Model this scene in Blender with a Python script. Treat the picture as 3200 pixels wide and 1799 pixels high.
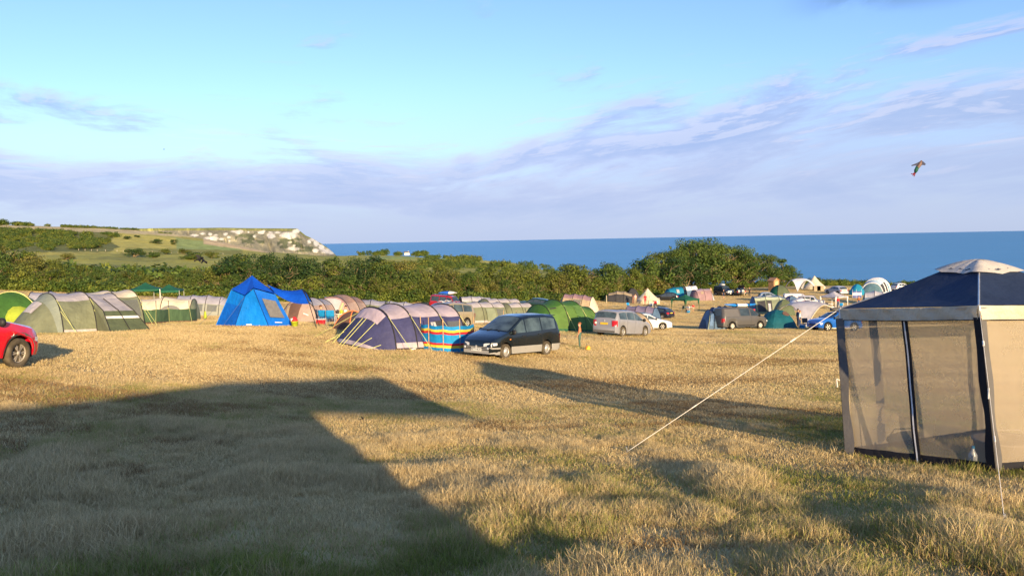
import bpy, bmesh, math, random
import numpy as np
from mathutils import Vector, Matrix, noise as mnoise
R = math.radians
rnd = random.Random(7)
C = bpy.context.scene.collection
scene = bpy.context.scene
for o in list(bpy.data.objects): bpy.data.objects.remove(o)

# ------------------------------------------------------------------ camera
CAMZ = 1.6
PITCH, ROLL, FPX = 3.37, 1.077, 2560.0
cam_d = bpy.data.cameras.new('camera'); cam = bpy.data.objects.new('camera', cam_d); C.objects.link(cam)
cam_d.sensor_width = 36.0; cam_d.lens = 36.0*FPX/3200.0; cam_d.clip_start = 0.05; cam_d.clip_end = 200000
CAM_ROT = (Matrix.Rotation(R(90-PITCH), 4, 'X') @ Matrix.Rotation(R(-ROLL), 4, 'Z')).to_3x3()
cam.matrix_world = Matrix.Translation((0, 0, CAMZ)) @ CAM_ROT.to_4x4()
scene.camera = cam

# ------------------------------------------------------------------ light
SUN_AZ_BACK, SUN_EL = 21.0, 11.3           # sun low behind the viewer, a little to the right
sun_h = Vector((math.sin(R(SUN_AZ_BACK)), -math.cos(R(SUN_AZ_BACK)), 0))
TO_SUN = (sun_h*math.cos(R(SUN_EL)) + Vector((0, 0, math.sin(R(SUN_EL))))).normalized()
sd = bpy.data.lights.new('sun', 'SUN'); sd.energy = 3.7; sd.angle = R(0.55); sd.color = (1.0, 0.75, 0.43)
sun = bpy.data.objects.new('sun', sd); C.objects.link(sun)
sun.rotation_euler = (-TO_SUN).to_track_quat('-Z', 'Y').to_euler(); sun.location = (20, -40, 30)

world = bpy.data.worlds.new('World'); scene.world = world; world.use_nodes = True
vs = scene.view_settings
vs.view_transform = 'Standard'; vs.look = 'None'; vs.exposure = 1.30; vs.gamma = 1.0; vs.use_curve_mapping = False

def wn(nt, t, **kw):
    n = nt.nodes.new(t)
    for k, v in kw.items(): setattr(n, k, v)
    return n
def M_(nt, op, a, b=None, c=None, clamp=False):
    n = nt.nodes.new('ShaderNodeMath'); n.operation = op; n.use_clamp = clamp
    for i, s in enumerate((a, b, c)):
        if s is None: continue
        if isinstance(s, (int, float)): n.inputs[i].default_value = s
        else: nt.links.new(s, n.inputs[i])
    return n.outputs[0]
def MIX(nt, f, a, b, mode='MIX'):
    n = nt.nodes.new('ShaderNodeMix'); n.data_type = 'RGBA'; n.blend_type = mode
    for s, k in ((f, 0), (a, 6), (b, 7)):
        if isinstance(s, (int, float)): n.inputs[k].default_value = s
        elif isinstance(s, (tuple, list)): n.inputs[k].default_value = tuple(s)+(1,) if len(s) == 3 else s
        else: nt.links.new(s, n.inputs[k])
    return n.outputs[2]
def SM(nt, x, lo, hi):
    n = nt.nodes.new('ShaderNodeMapRange'); n.interpolation_type = 'SMOOTHSTEP'
    for s, k in ((x, 0), (lo, 1), (hi, 2)):
        if isinstance(s, (int, float)): n.inputs[k].default_value = s
        else: nt.links.new(s, n.inputs[k])
    return n.outputs[0]
def NOI(nt, vec, sc, det=4, rough=.55, dim='3D', dist=0.0):
    n = nt.nodes.new('ShaderNodeTexNoise'); n.noise_dimensions = dim
    n.inputs['Scale'].default_value = sc; n.inputs['Detail'].default_value = det
    n.inputs['Roughness'].default_value = rough; n.inputs['Distortion'].default_value = dist
    if vec is not None: nt.links.new(vec, n.inputs['Vector'])
    return n.outputs[0]

def build_sky():
    nt = world.node_tree; nt.nodes.clear()
    out = wn(nt, 'ShaderNodeOutputWorld'); bg = wn(nt, 'ShaderNodeBackground')
    sky = wn(nt, 'ShaderNodeTexSky'); sky.sky_type = 'NISHITA'; sky.sun_disc = False
    sky.sun_elevation = R(SUN_EL); sky.sun_rotation = R(180-SUN_AZ_BACK); sky.altitude = 60
    sky.air_density = 1.0; sky.dust_density = 0.6; sky.ozone_density = 1.6
    tc = wn(nt, 'ShaderNodeTexCoord'); sep = wn(nt, 'ShaderNodeSeparateXYZ')
    nt.links.new(tc.outputs['Generated'], sep.inputs[0])
    X, Y, Z = sep.outputs
    az = M_(nt, 'ARCTAN2', X, Y); el = M_(nt, 'ARCSINE', Z)
    # clear sky: the physical sky with a cool phone-camera tint
    base = MIX(nt, 1.0, sky.outputs[0], SKY_TINT, 'MULTIPLY')
    # cloud bank of long streets low over the sea; its top is ragged and rises to the right
    sea = SM(nt, M_(nt, 'COSINE', az), -.25, .45)
    sa = M_(nt, 'SINE', az)
    tilt = M_(nt, 'SUBTRACT', el, M_(nt, 'MULTIPLY', M_(nt, 'MAXIMUM', sa, -.1), 0.13))
    def vec(kx, ky, dv=0.0, w=3.7):
        c = wn(nt, 'ShaderNodeCombineXYZ'); nt.links.new(M_(nt, 'MULTIPLY', az, kx), c.inputs[0])
        nt.links.new(M_(nt, 'MULTIPLY', M_(nt, 'ADD', tilt, dv), ky), c.inputs[1]); c.inputs[2].default_value = w; return c.outputs[0]
    def cloud(dv):
        a_ = NOI(nt, vec(3.4, 17.0, dv), 1.0, 7, .60, dist=.45); b_ = NOI(nt, vec(7.5, 42.0, dv, 1.2), 1.0, 6, .6, dist=.5)
        return M_(nt, 'ADD', M_(nt, 'MULTIPLY', a_, .72), M_(nt, 'MULTIPLY', b_, .28))
    n0 = cloud(0.0); nup = cloud(.010)
    edge = M_(nt, 'ADD', .150, M_(nt, 'MULTIPLY', sa, 0.052))
    over = M_(nt, 'SUBTRACT', el, edge)                       # >0 above the bank's top
    thr = M_(nt, 'MINIMUM', M_(nt, 'MAXIMUM', M_(nt, 'ADD', .500, M_(nt, 'MULTIPLY', over, 1.55)), .42), .615)
    mask = SM(nt, n0, M_(nt, 'SUBTRACT', thr, .045), M_(nt, 'ADD', thr, .105))
    mask = M_(nt, 'MULTIPLY', M_(nt, 'MULTIPLY', mask, SM(nt, el, -.01, .05)), sea)
    n3 = NOI(nt, vec(1.6, 9.0, 0, 8.3), 1.0, 3, .5)
    veil = M_(nt, 'MULTIPLY', SM(nt, over, .045, -.11), M_(nt, 'ADD', .42, M_(nt, 'MULTIPLY', n3, .62)), clamp=True)
    veil = M_(nt, 'MULTIPLY', M_(nt, 'MULTIPLY', veil, .92), sea)
    rim = M_(nt, 'MULTIPLY', SM(nt, M_(nt, 'SUBTRACT', n0, nup), .0, .05), SM(nt, over, -.13, -.02))
    n4 = NOI(nt, vec(10.0, 95.0, 0, 2.2), 1.0, 4, .6, dist=.5)
    streak = M_(nt, 'MULTIPLY', M_(nt, 'MULTIPLY', SM(nt, n4, .56, .74), SM(nt, over, .03, -.02)), SM(nt, el, .040, .08))
    low = M_(nt, 'MULTIPLY', SM(nt, el, .12, .0), sea)        # paler towards the sea horizon
    dark = SM(nt, n0, .44, .62)
    ccol = MIX(nt, dark, CLOUD_LIGHT, CLOUD_DARK)
    ccol = MIX(nt, M_(nt, 'MULTIPLY', SM(nt, az, .05, .55), .55), ccol, CLOUD_GREY)
    ccol = MIX(nt, M_(nt, 'MULTIPLY', rim, .60), ccol, CLOUD_RIM)
    col = MIX(nt, veil, base, MIX(nt, .55, CLOUD_LIGHT, CLOUD_DARK))
    col = MIX(nt, M_(nt, 'MULTIPLY', mask, .80), col, ccol)
    col = MIX(nt, M_(nt, 'MULTIPLY', M_(nt, 'MULTIPLY', streak, .45), sea), col, CLOUD_RIM)
    col = MIX(nt, M_(nt, 'MULTIPLY', low, .62), col, HORIZON)
    # dark grey cloud patches high up
    n5 = NOI(nt, vec(5.0, 14.0, 0, 6.1), 1.0, 6, .6, dist=.4)
    hi = M_(nt, 'MULTIPLY', SM(nt, M_(nt, 'ADD', M_(nt, 'ADD', n5, .10), M_(nt, 'MULTIPLY', M_(nt, 'SUBTRACT', el, .258), 7.0)), .42, .58), SM(nt, az, .30, .42))
    hi = M_(nt, 'MULTIPLY', M_(nt, 'MULTIPLY', hi, SM(nt, el, .228, .258)), SM(nt, el, .50, .36))
    col = MIX(nt, M_(nt, 'MULTIPLY', hi, .88), col, CLOUD_HIGH)
    nt.links.new(col, bg.inputs[0]); bg.inputs[1].default_value = SKY_STRENGTH
    nt.links.new(bg.outputs[0], out.inputs[0])
SKY_STRENGTH = 0.115
SKY_TINT = (.60, .695, .98)
CLOUD_LIGHT = (2.10, 2.33, 3.34); CLOUD_DARK = (1.33, 1.71, 2.95); CLOUD_RIM = (2.78, 2.82, 3.45); CLOUD_GREY = (1.38, 1.86, 2.86)
HORIZON = (1.9, 2.25, 3.1); CLOUD_HIGH = (.62, 1.15, 2.1)
build_sky()

# ------------------------------------------------------------------ where things stand
def ray(px, py):
    """direction from the viewpoint for a place in the 3200 x 1799 photograph"""
    return (CAM_ROT @ Vector(((px-1600)/FPX, -(py-899.5)/FPX, -1.0))).normalized()
def at_depth(px, py, d):
    v = ray(px, py); return Vector((0, 0, CAMZ)) + v*(d/v.y)

# survey of the camping field: (photo x, photo y, distance) of places whose size gives their distance
SURVEY = [(70,1150,18.9),(129,1046,42),(452,1014,50),(775,1021,42),(1169,1097,35),(1560,1118,33.5),(1820,1088,40),(980,1008,57),
          (1950,1051,50.6),(2300,1031,70),(2600,1034,69),(2140,972,118),(2415,907,163),(2262,921,160),(1680,1799,5.6),(3110,1475,9.8),
          (2655,1421,12.2),(100,1799,5.9),(3150,1799,5.5),(2600,918,148),(2020,946,132),(1450,1022,80),(25,1000,56),(640,978,80),
          (1250,1009,70),(1740,1035,54),(2066,1030,73),(2060,996,102),(1600,952,106),(1250,945,102),(2480,1027,70),(2730,916,150),(100,908,97),(700,935,102),(2150,935,146),
          (1130,1180,26.2),(1490,1310,16.7),(970,1290,17.6),(2640,1320,14.2),(2400,975,105),(2026,1053,52.6)]
_c = [at_depth(*s) for s in SURVEY]
_c += [Vector((0,0,0)), Vector((-8,-2,.5)), Vector((8,-2,0.0)), Vector((0,-12,1.5)), Vector((-20,-15,2.3)), Vector((25,-15,1.2)), Vector((-40,20,.3)), Vector((35,20,-2.6)),
       Vector((60,80,-8.5)), Vector((70,120,-10))]
_P = np.array([(p.x, p.y) for p in _c]); _Z = np.array([p.z for p in _c])
def _phi(r2): return np.where(r2 > 1e-9, .5*r2*np.log(np.maximum(r2, 1e-9)), 0.0)
_n = len(_P)
_A = _phi(((_P[:, None]-_P[None])**2).sum(-1)) + np.eye(_n)*22.0
_Q = np.c_[np.ones(_n), _P]
_S = np.linalg.solve(np.block([[_A, _Q], [_Q.T, np.zeros((3, 3))]]), np.r_[_Z, 0, 0, 0])
def field_z(x, y):
    x = np.asarray(x, float); y = np.asarray(y, float); sh = x.shape
    q = np.c_[x.ravel(), y.ravel()]; out = np.empty(len(q))
    for i in range(0, len(q), 20000):
        k = q[i:i+20000]
        out[i:i+20000] = _phi(((k[:, None]-_P[None])**2).sum(-1)) @ _S[:_n] + np.c_[np.ones(len(k)), k] @ _S[_n:]
    return out.reshape(sh)

# distant land: photo height of the ground at a set of distances, per photo column
_cols = np.array([-900, 0, 430, 650, 840, 1000, 1250, 1500, 1750, 2100, 2500, 2900, 3300, 4200.])
_dist = np.array([100, 180, 330, 600, 900, 1200, 1700, 2400.])
_tab = np.array([
 [905,868,846,800,742,690,700,720],[905,868,846,800,745,697,706,726],[915,874,850,815,765,714,724,740],[918,882,856,822,785,742,750,770],
 [922,890,862,832,802,783,790,800],[925,896,866,836,808,794,800,810],[930,900,872,832,800,796,800,810],[935,905,872,832,811,805,806,810],
 [940,905,880,842,818,806,805,805],[950,905,880,850,825,805,800,800],[955,903,880,850,825,805,800,800],[950,905,880,850,825,805,800,800],
 [950,905,880,850,825,805,800,800],[950,905,880,850,825,805,800,800]], float)
_coast_px = np.array([-3000, 840, 1000, 1250, 1420, 1600, 1750, 2000, 2600, 3300, 6000.])
_coast_d  = np.array([1e5,  1e5, 1350, 1150, 1000, 850, 600, 330, 285, 270, 260.])
SEA_Z = -56.0
def _horizon_y(px): return 744.2 - (px-1600)*0.0188
def far_z(x, y):
    x = np.asarray(x, float); y = np.maximum(np.asarray(y, float), 1.0)
    px = 1600 + FPX*np.clip(x/y, -3, 3); d = y
    i = np.clip(np.searchsorted(_cols, px)-1, 0, len(_cols)-2); f = np.clip((px-_cols[i])/(_cols[i+1]-_cols[i]), 0, 1)
    ld = np.log(np.clip(d, 100, 2400)); lg = np.log(_dist)
    j = np.clip(np.searchsorted(lg, ld)-1, 0, len(lg)-2); g = (ld-lg[j])/(lg[j+1]-lg[j]); g = g*g*(3-2*g)*.5+g*.5
    py = (_tab[i, j]*(1-f)+_tab[i+1, j]*f)*(1-g) + (_tab[i, j+1]*(1-f)+_tab[i+1, j+1]*f)*g
    z = CAMZ - (py-_horizon_y(px))/FPX*d
    cd = np.interp(px, _coast_px, _coast_d); t = np.clip((d-cd)/(12+cd*.03), 0, 1)
    return z*(1-t) + (SEA_Z-6)*t
def ground_z(x, y):
    x = np.asarray(x, float); y = np.asarray(y, float)
    px = 1600 + FPX*np.clip(x/np.maximum(y, 1), -3, 3)
    d0 = np.interp(px, [0, 1200, 1700, 2200, 2700], [98, 104, 120, 165, 178]); d1 = d0*1.45
    t = np.clip((y-d0)/(d1-d0), 0, 1); t = t*t*(3-2*t)
    back = np.clip((-y-15)/60, 0, 1)
    fz = field_z(np.clip(x, -120, 140), np.clip(y, -20, 230))
    return fz*(1-t) + far_z(x, y)*t + back*np.sqrt(np.maximum(-y-15, 0))*.3
def gz(x, y): return float(ground_z(np.array([x]), np.array([y]))[0])
def G(px, py, d0=4.0):
    """the place on the ground seen at a photograph position"""
    v = ray(px, py); v = v/v.y
    ds = np.geomspace(d0, 1500, 1500); zs = CAMZ + v.z*ds; h = zs-ground_z(v.x*ds, ds)
    k = np.argmax(h < 0); d = ds[k] if h[k] < 0 else ds[-1]
    if k > 0 and h[k] < 0: d = ds[k-1]+(ds[k]-ds[k-1])*h[k-1]/(h[k-1]-h[k])
    return Vector((v.x*d, d, CAMZ+v.z*d))
def on(p, dz=0.0): return Vector((p.x, p.y, gz(p.x, p.y)+dz))
def at_d(px, d):
    """ground place in a photo column at a given distance"""
    v = ray(px, 900); x = v.x/v.y*d; return Vector((x, d, gz(x, d)))

# ------------------------------------------------------------------ materials
MATS = {}
def pbr(name, col, rough=.6, spec=.3, metal=0.0, var=.12, scale=6.0, bump=0.0, bscale=40.0, coat=0.0, trans=0.0, coords='Object'):
    if name in MATS: return MATS[name]
    m = bpy.data.materials.new(name); m.use_nodes = True; nt = m.node_tree; b = nt.nodes['Principled BSDF']
    tc = nt.nodes.new('ShaderNodeTexCoord')
    n = NOI(nt, tc.outputs[coords], scale, 5, .6)
    lo = tuple(max(0, c*(1-var)) for c in col); hi = tuple(min(1, c*(1+var)) for c in col)
    nt.links.new(MIX(nt, SM(nt, n, .3, .7), lo, hi), b.inputs['Base Color'])
    b.inputs['Roughness'].default_value = rough; b.inputs['Specular IOR Level'].default_value = spec
    b.inputs['Metallic'].default_value = metal; b.inputs['Coat Weight'].default_value = coat
    if bump:
        bn = nt.nodes.new('ShaderNodeBump'); bn.inputs['Strength'].default_value = bump; bn.inputs['Distance'].default_value = .08
        nt.links.new(NOI(nt, tc.outputs[coords], bscale, 4, .6), bn.inputs['Height']); nt.links.new(bn.outputs[0], b.inputs['Normal'])
    if trans:
        t = nt.nodes.new('ShaderNodeBsdfTranslucent'); t.inputs[0].default_value = tuple(col)+(1,)
        mx = nt.nodes.new('ShaderNodeMixShader'); mx.inputs[0].default_value = trans
        nt.links.new(b.outputs[0], mx.inputs[1]); nt.links.new(t.outputs[0], mx.inputs[2])
        nt.links.new(mx.outputs[0], nt.nodes['Material Output'].inputs[0])
    MATS[name] = m; return m
def fabric(name, col, rough=.65, trans=.12, bump=.55):
    """tent cloth: soft wrinkles, slightly see-through to light, faded unevenly"""
    return pbr('cloth_'+name, tuple(min(.86, c*.98) for c in col), rough, .25, var=.14, scale=1.1, bump=min(1, bump*1.7), bscale=3.4, trans=trans)
def see_through(name, col, alpha, rough=.3):
    if name in MATS: return MATS[name]
    m = bpy.data.materials.new(name); m.use_nodes = True; nt = m.node_tree; b = nt.nodes['Principled BSDF']
    b.inputs['Roughness'].default_value = rough; b.inputs['Specular IOR Level'].default_value = .4
    tc = nt.nodes.new('ShaderNodeTexCoord'); n = NOI(nt, tc.outputs['Object'], 2.2, 4, .6)
    nt.links.new(MIX(nt, n, tuple(c*.85 for c in col), tuple(min(1, c*1.15) for c in col)), b.inputs['Base Color'])
    t = nt.nodes.new('ShaderNodeBsdfTransparent'); mx = nt.nodes.new('ShaderNodeMixShader')
    mx.inputs[0].default_value = alpha
    nt.links.new(t.outputs[0], mx.inputs[1]); nt.links.new(b.outputs[0], mx.inputs[2])
    nt.links.new(mx.outputs[0], nt.nodes['Material Output'].inputs[0])
    MATS[name] = m; return m

# ------------------------------------------------------------------ mesh helpers
class MB:
    def __init__(s): s.v = []; s.f = []; s.mi = []
    def add(s, vs, fs, mi=0):
        o = len(s.v); s.v += [tuple(v) for v in vs]; s.f += [tuple(i+o for i in f) for f in fs]; s.mi += [mi]*len(fs); return s
    def box(s, c, d, mat=None, mi=0):
        x, y, z = d[0]/2, d[1]/2, d[2]/2; vs = [Vector((a*x, b*y, e*z)) for a in (-1,1) for b in (-1,1) for e in (-1,1)]
        if mat is not None: vs = [mat @ v for v in vs]
        vs = [v+Vector(c) for v in vs]
        return s.add(vs, [(0,1,3,2),(4,6,7,5),(0,4,5,1),(2,3,7,6),(0,2,6,4),(1,5,7,3)], mi)
    def tube(s, pts, r, n=6, mi=0, cap=True):
        pts = [Vector(p) for p in pts]; rr = r if isinstance(r, (list, tuple)) else [r]*len(pts)
        rings = []; up = Vector((0, 0, 1)); prev = None
        for i, p in enumerate(pts):
            t = (pts[min(i+1, len(pts)-1)]-pts[max(i-1, 0)])
            if t.length < 1e-9: t = Vector((0, 0, 1))
            t.normalize()
            a = prev if prev is not None else (up if abs(t.z) < .9 else Vector((1, 0, 0)))
            a = (a - t*a.dot(t))
            if a.length < 1e-6: a = t.orthogonal()
            a.normalize(); b = t.cross(a); prev = a
            rings.append([p+(a*math.cos(2*math.pi*k/n)+b*math.sin(2*math.pi*k/n))*rr[i] for k in range(n)])
        vs = [v for q in rings for v in q]; fs = []
        for i in range(len(rings)-1):
            for k in range(n): fs.append((i*n+k, i*n+(k+1) % n, (i+1)*n+(k+1) % n, (i+1)*n+k))
        if cap: fs += [tuple(range(n-1, -1, -1)), tuple(range((len(rings)-1)*n, len(rings)*n))]
        return s.add(vs, fs, mi)
    def grid(s, P, mi=0, close=False):
        nu, nv = len(P), len(P[0]); vs = [p for row in P for p in row]; fs = []
        for i in range(nu-1):
            for j in range(nv-1 if not close else nv):
                fs.append((i*nv+j, i*nv+(j+1) % nv, (i+1)*nv+(j+1) % nv, (i+1)*nv+j))
        return s.add(vs, fs, mi)
    def lathe(s, prof, n=20, axis='Z', c=(0,0,0), mi=0):
        rows = []
        for r, h in prof:
            row = []
            for k in range(n):
                a = 2*math.pi*k/n
                p = {'Z': (r*math.cos(a), r*math.sin(a), h), 'Y': (r*math.cos(a), h, r*math.sin(a)), 'X': (h, r*math.cos(a), r*math.sin(a))}[axis]
                row.append(Vector(p)+Vector(c))
            rows.append(row)
        return s.grid(rows, mi, True)
    def mesh(s, name, mats, smooth=False):
        me = bpy.data.meshes.new(name); me.from_pydata(s.v, [], s.f)
        for m in (mats if isinstance(mats, (list, tuple)) else [mats]): me.materials.append(m)
        if any(s.mi): me.polygons.foreach_set('material_index', s.mi)
        if smooth: me.polygons.foreach_set('use_smooth', [True]*len(s.f))
        me.update(); return me
    def build(s, name, mats, parent=None, smooth=False, solid=0.0):
        o = bpy.data.objects.new(name, s.mesh(name, mats, smooth)); C.objects.link(o)
        if parent is not None: o.parent = parent
        if solid:
            md = o.modifiers.new('thick', 'SOLIDIFY'); md.thickness = solid; md.offset = 0
        return o
def tag(o, label=None, cat=None, group=None, kind=None):
    if label: o['label'] = label
    if cat: o['category'] = cat
    if group: o['group'] = group
    if kind: o['kind'] = kind
    return o
def thing(name, label, cat, loc, rz=0.0, group=None, tilt=None):
    o = bpy.data.objects.new(name, None); C.objects.link(o); o.location = loc; o.rotation_euler = (0, 0, rz); o.empty_display_size = .3
    if tilt is not None:                      # stand square on sloping ground
        up = tilt; f = Vector((math.cos(rz), math.sin(rz), 0)); f = (f-up*f.dot(up)).normalized(); l = up.cross(f)
        o.rotation_euler = Matrix((f, l, up)).transposed().to_euler()
    return tag(o, label, cat, group)
def slope(p, e=1.2):
    return Vector((-(gz(p.x+e, p.y)-gz(p.x-e, p.y))/(2*e), -(gz(p.x, p.y+e)-gz(p.x, p.y-e))/(2*e), 1)).normalized()
def copy_tree(o, parent=None):
    c = o.copy(); C.objects.link(c); c.parent = parent
    for ch in o.children: copy_tree(ch, c)
    return c

# ------------------------------------------------------------------ ground
def mat_ground():
    m = bpy.data.materials.new('ground_field'); m.use_nodes = True; nt = m.node_tree; b = nt.nodes['Principled BSDF']
    at = nt.nodes.new('ShaderNodeAttribute'); at.attribute_name = 'zone'
    tc = nt.nodes.new('ShaderNodeTexCoord'); geo = tc.outputs['Object']
    mp = nt.nodes.new('ShaderNodeMapping'); mp.inputs['Scale'].default_value = (1, .28, 1); nt.links.new(geo, mp.inputs[0])
    big = NOI(nt, mp.outputs[0], .16, 4, .6); mid = NOI(nt, mp.outputs[0], 1.3, 5, .65); fine = NOI(nt, geo, 22, 4, .7)
    straw = MIX(nt, SM(nt, mid, .32, .68), (.46, .325, .135), (.70, .54, .265))
    green = MIX(nt, SM(nt, mid, .3, .7), (.155, .165, .045), (.30, .27, .09))
    c = MIX(nt, M_(nt, 'MULTIPLY', SM(nt, big, .52, .72), .55), straw, green)
    brown = M_(nt, 'MULTIPLY', SM(nt, NOI(nt, mp.outputs[0], .42, 5, .7), .54, .70), .55)
    c = MIX(nt, brown, c, (.30, .19, .085))
    c = MIX(nt, M_(nt, 'MULTIPLY', SM(nt, fine, .55, .75), .5), c, (.23, .16, .075))
    far = MIX(nt, SM(nt, NOI(nt, geo, .09, 8, .7), .3, .7), (.72, .72, .72), (1.25, 1.25, 1.25))
    farc = MIX(nt, 1.0, at.outputs['Color'], far, 'MULTIPLY')
    farc = MIX(nt, .35, farc, MIX(nt, 1.0, farc, MIX(nt, SM(nt, NOI(nt, geo, .6, 6, .7), .3, .7), (.6, .6, .6), (1.4, 1.4, 1.4)), 'MULTIPLY'))
    nt.links.new(MIX(nt, at.outputs['Alpha'], c, farc), b.inputs['Base Color'])
    b.inputs['Roughness'].default_value = .95; b.inputs['Specular IOR Level'].default_value = .08
    bp = nt.nodes.new('ShaderNodeBump'); bp.inputs['Strength'].default_value = .8; bp.inputs['Distance'].default_value = .06
    nt.links.new(M_(nt, 'ADD', mid, M_(nt, 'MULTIPLY', fine, .6)), bp.inputs['Height']); nt.links.new(bp.outputs[0], b.inputs['Normal'])
    return m
def zone_colour(px, d, py, nz):
    """own colour of the far land: hedged pasture, scrub, stubble, grass fields"""
    meadow = np.array((.38, .36, .085)); olive = np.array((.28, .275, .075)); stub = np.array((.64, .48, .26)); scrub = np.array((.175, .185, .06))
    fieldg = np.array((.33, .39, .125)); gold = np.array((.50, .44, .11)); tan = np.array((.62, .50, .25))
    n = len(px); c = np.tile(meadow, (n, 1))
    def put(mask, col): c[mask] = col
    put((py < 850) & (nz > .56), olive)
    put(py < 790-(px-300)*.02, gold*.85)
    put((px < 365+60*(nz-.5)) & (py < 782) & (py > 717+px*.012), scrub)
    put((px < 560) & (py < 786) & (px > 365+60*(nz-.5)) & (py > 717+px*.03), gold)
    put((px > 556) & (px < 780) & (py < 780-abs(px-600)*.02) & (py > 738+(px-556)*.125), fieldg)
    put((px > 300) & (py <= 722+(px-360)*.062) & (py < 765+(px-650)*.1), tan)
    put((px < 430) & (py <= 717+px*.012), tan*.9)
    put((px > 640) & (px < 850) & (py > 735+(px-600)*.135) & (py < 752+(px-600)*.14), stub)
    put((py > 775+(px-640)*.02) & (py < 790+(px-640)*.02) & (px > 400) & (px < 760), olive*.95)
    put((px > 1180) & (px < 1300) & (py < 806) & (py > 797), fieldg*.9); put((px > 1320) & (px < 1500) & (py < 812) & (py > 800), fieldg)
    put((px > 1480) & (px < 1640) & (py < 816) & (nz > .45), gold*1.15)
    return c
def build_ground():
    az = np.r_[np.arange(-180, -60, 6.), np.arange(-60, -36, 1.), np.arange(-36, 36, .11), np.arange(36, 60, 1.), np.arange(60, 180.1, 6.)]
    az = np.radians(az)
    rr = np.r_[0.25, np.geomspace(.8, 60, 95), np.geomspace(62, 400, 90), np.geomspace(406, 1500, 120), np.geomspace(1560, 7000, 18)]
    A, RR = np.meshgrid(az, rr); X = np.sin(A)*RR; Y = np.cos(A)*RR
    Z = ground_z(X, Y)
    rough = np.array([mnoise.noise((x*.9, y*.9, 3.1))*.028+mnoise.noise((x*.25, y*.25, 8.1))*.035 for x, y in zip(X[RR < 40], Y[RR < 40])])
    Z[RR < 40] += rough*np.clip((RR[RR < 40]-1)/4, 0, 1)
    farm = (RR > 240)
    Z[farm] += np.array([mnoise.fractal((x*.012, y*.012, 1.7), .9, 2.0, 4) for x, y in zip(X[farm], Y[farm])])*np.clip((RR[farm]-240)/400, 0, 1)*2.2
    nr, na = X.shape
    me = bpy.data.meshes.new('ground'); vs = np.stack([X, Y, Z], -1).reshape(-1, 3)
    idx = np.arange(nr*na).reshape(nr, na)
    f = np.stack([idx[:-1, :-1], idx[1:, :-1], idx[1:, 1:], idx[:-1, 1:]], -1).reshape(-1, 4)
    me.from_pydata(vs.tolist(), [], [list(q)[::-1] for q in f.tolist()] + [list(map(int, idx[0]))])
    v = vs; d = np.maximum(v[:, 1], .5); px = 1600+FPX*np.clip(v[:, 0]/d, -3, 3); py = _horizon_y(px)+(CAMZ-v[:, 2])/d*FPX
    nz = np.array([mnoise.noise((a*.02, b*.01, 0))*.5+.5 for a, b in zip(v[:, 0], v[:, 1])])
    col = np.ones((len(v), 4)); col[:, :3] = zone_colour(px, d, py, nz)
    d0 = np.interp(px, [0, 1200, 1700, 2200, 2700], [98, 104, 124, 174, 190])
    col[:, 3] = np.clip((v[:, 1]-d0)/(d0*.12), 0, 1)
    a = me.color_attributes.new('zone', 'FLOAT_COLOR', 'POINT'); a.data.foreach_set('color', col.astype(np.float32).ravel())
    me.materials.append(mat_ground()); me.polygons.foreach_set('use_smooth', [True]*len(me.polygons)); me.update()
    o = bpy.data.objects.new('ground', me); C.objects.link(o); tag(o, kind='structure'); return o
ground = build_ground()

# ------------------------------------------------------------------ sea
def build_sea():
    m = bpy.data.materials.new('sea_water'); m.use_nodes = True; nt = m.node_tree; b = nt.nodes['Principled BSDF']
    tc = nt.nodes.new('ShaderNodeTexCoord'); mp = nt.nodes.new('ShaderNodeMapping'); mp.inputs['Scale'].default_value = (.25, 1, 1)
    nt.links.new(tc.outputs['Object'], mp.inputs[0])
    n = NOI(nt, mp.outputs[0], .004, 6, .7); n2 = NOI(nt, mp.outputs[0], .03, 5, .7)
    c = MIX(nt, SM(nt, n, .35, .65), (.045, .250, .450), (.055, .275, .490))
    c = MIX(nt, M_(nt, 'MULTIPLY', SM(nt, n2, .5, .8), .25), c, (.09, .33, .55))
    nt.links.new(c, b.inputs['Base Color']); b.inputs['Roughness'].default_value = .38; b.inputs['Specular IOR Level'].default_value = .5
    bp = nt.nodes.new('ShaderNodeBump'); bp.inputs['Strength'].default_value = 1.0; bp.inputs['Distance'].default_value = 6.0
    nt.links.new(n2, bp.inputs['Height']); nt.links.new(bp.outputs[0], b.inputs['Normal'])
    rr = np.r_[150, np.geomspace(220, 70000, 40)]; az = np.radians(np.arange(-180, 181, 6.))
    mb = MB(); mb.grid([[Vector((math.sin(a)*r, math.cos(a)*r, SEA_Z)) for a in az] for r in rr])
    mb.f = [f[::-1] for f in mb.f]
    tag(mb.build('sea', m), kind='structure')
build_sea()

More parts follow.
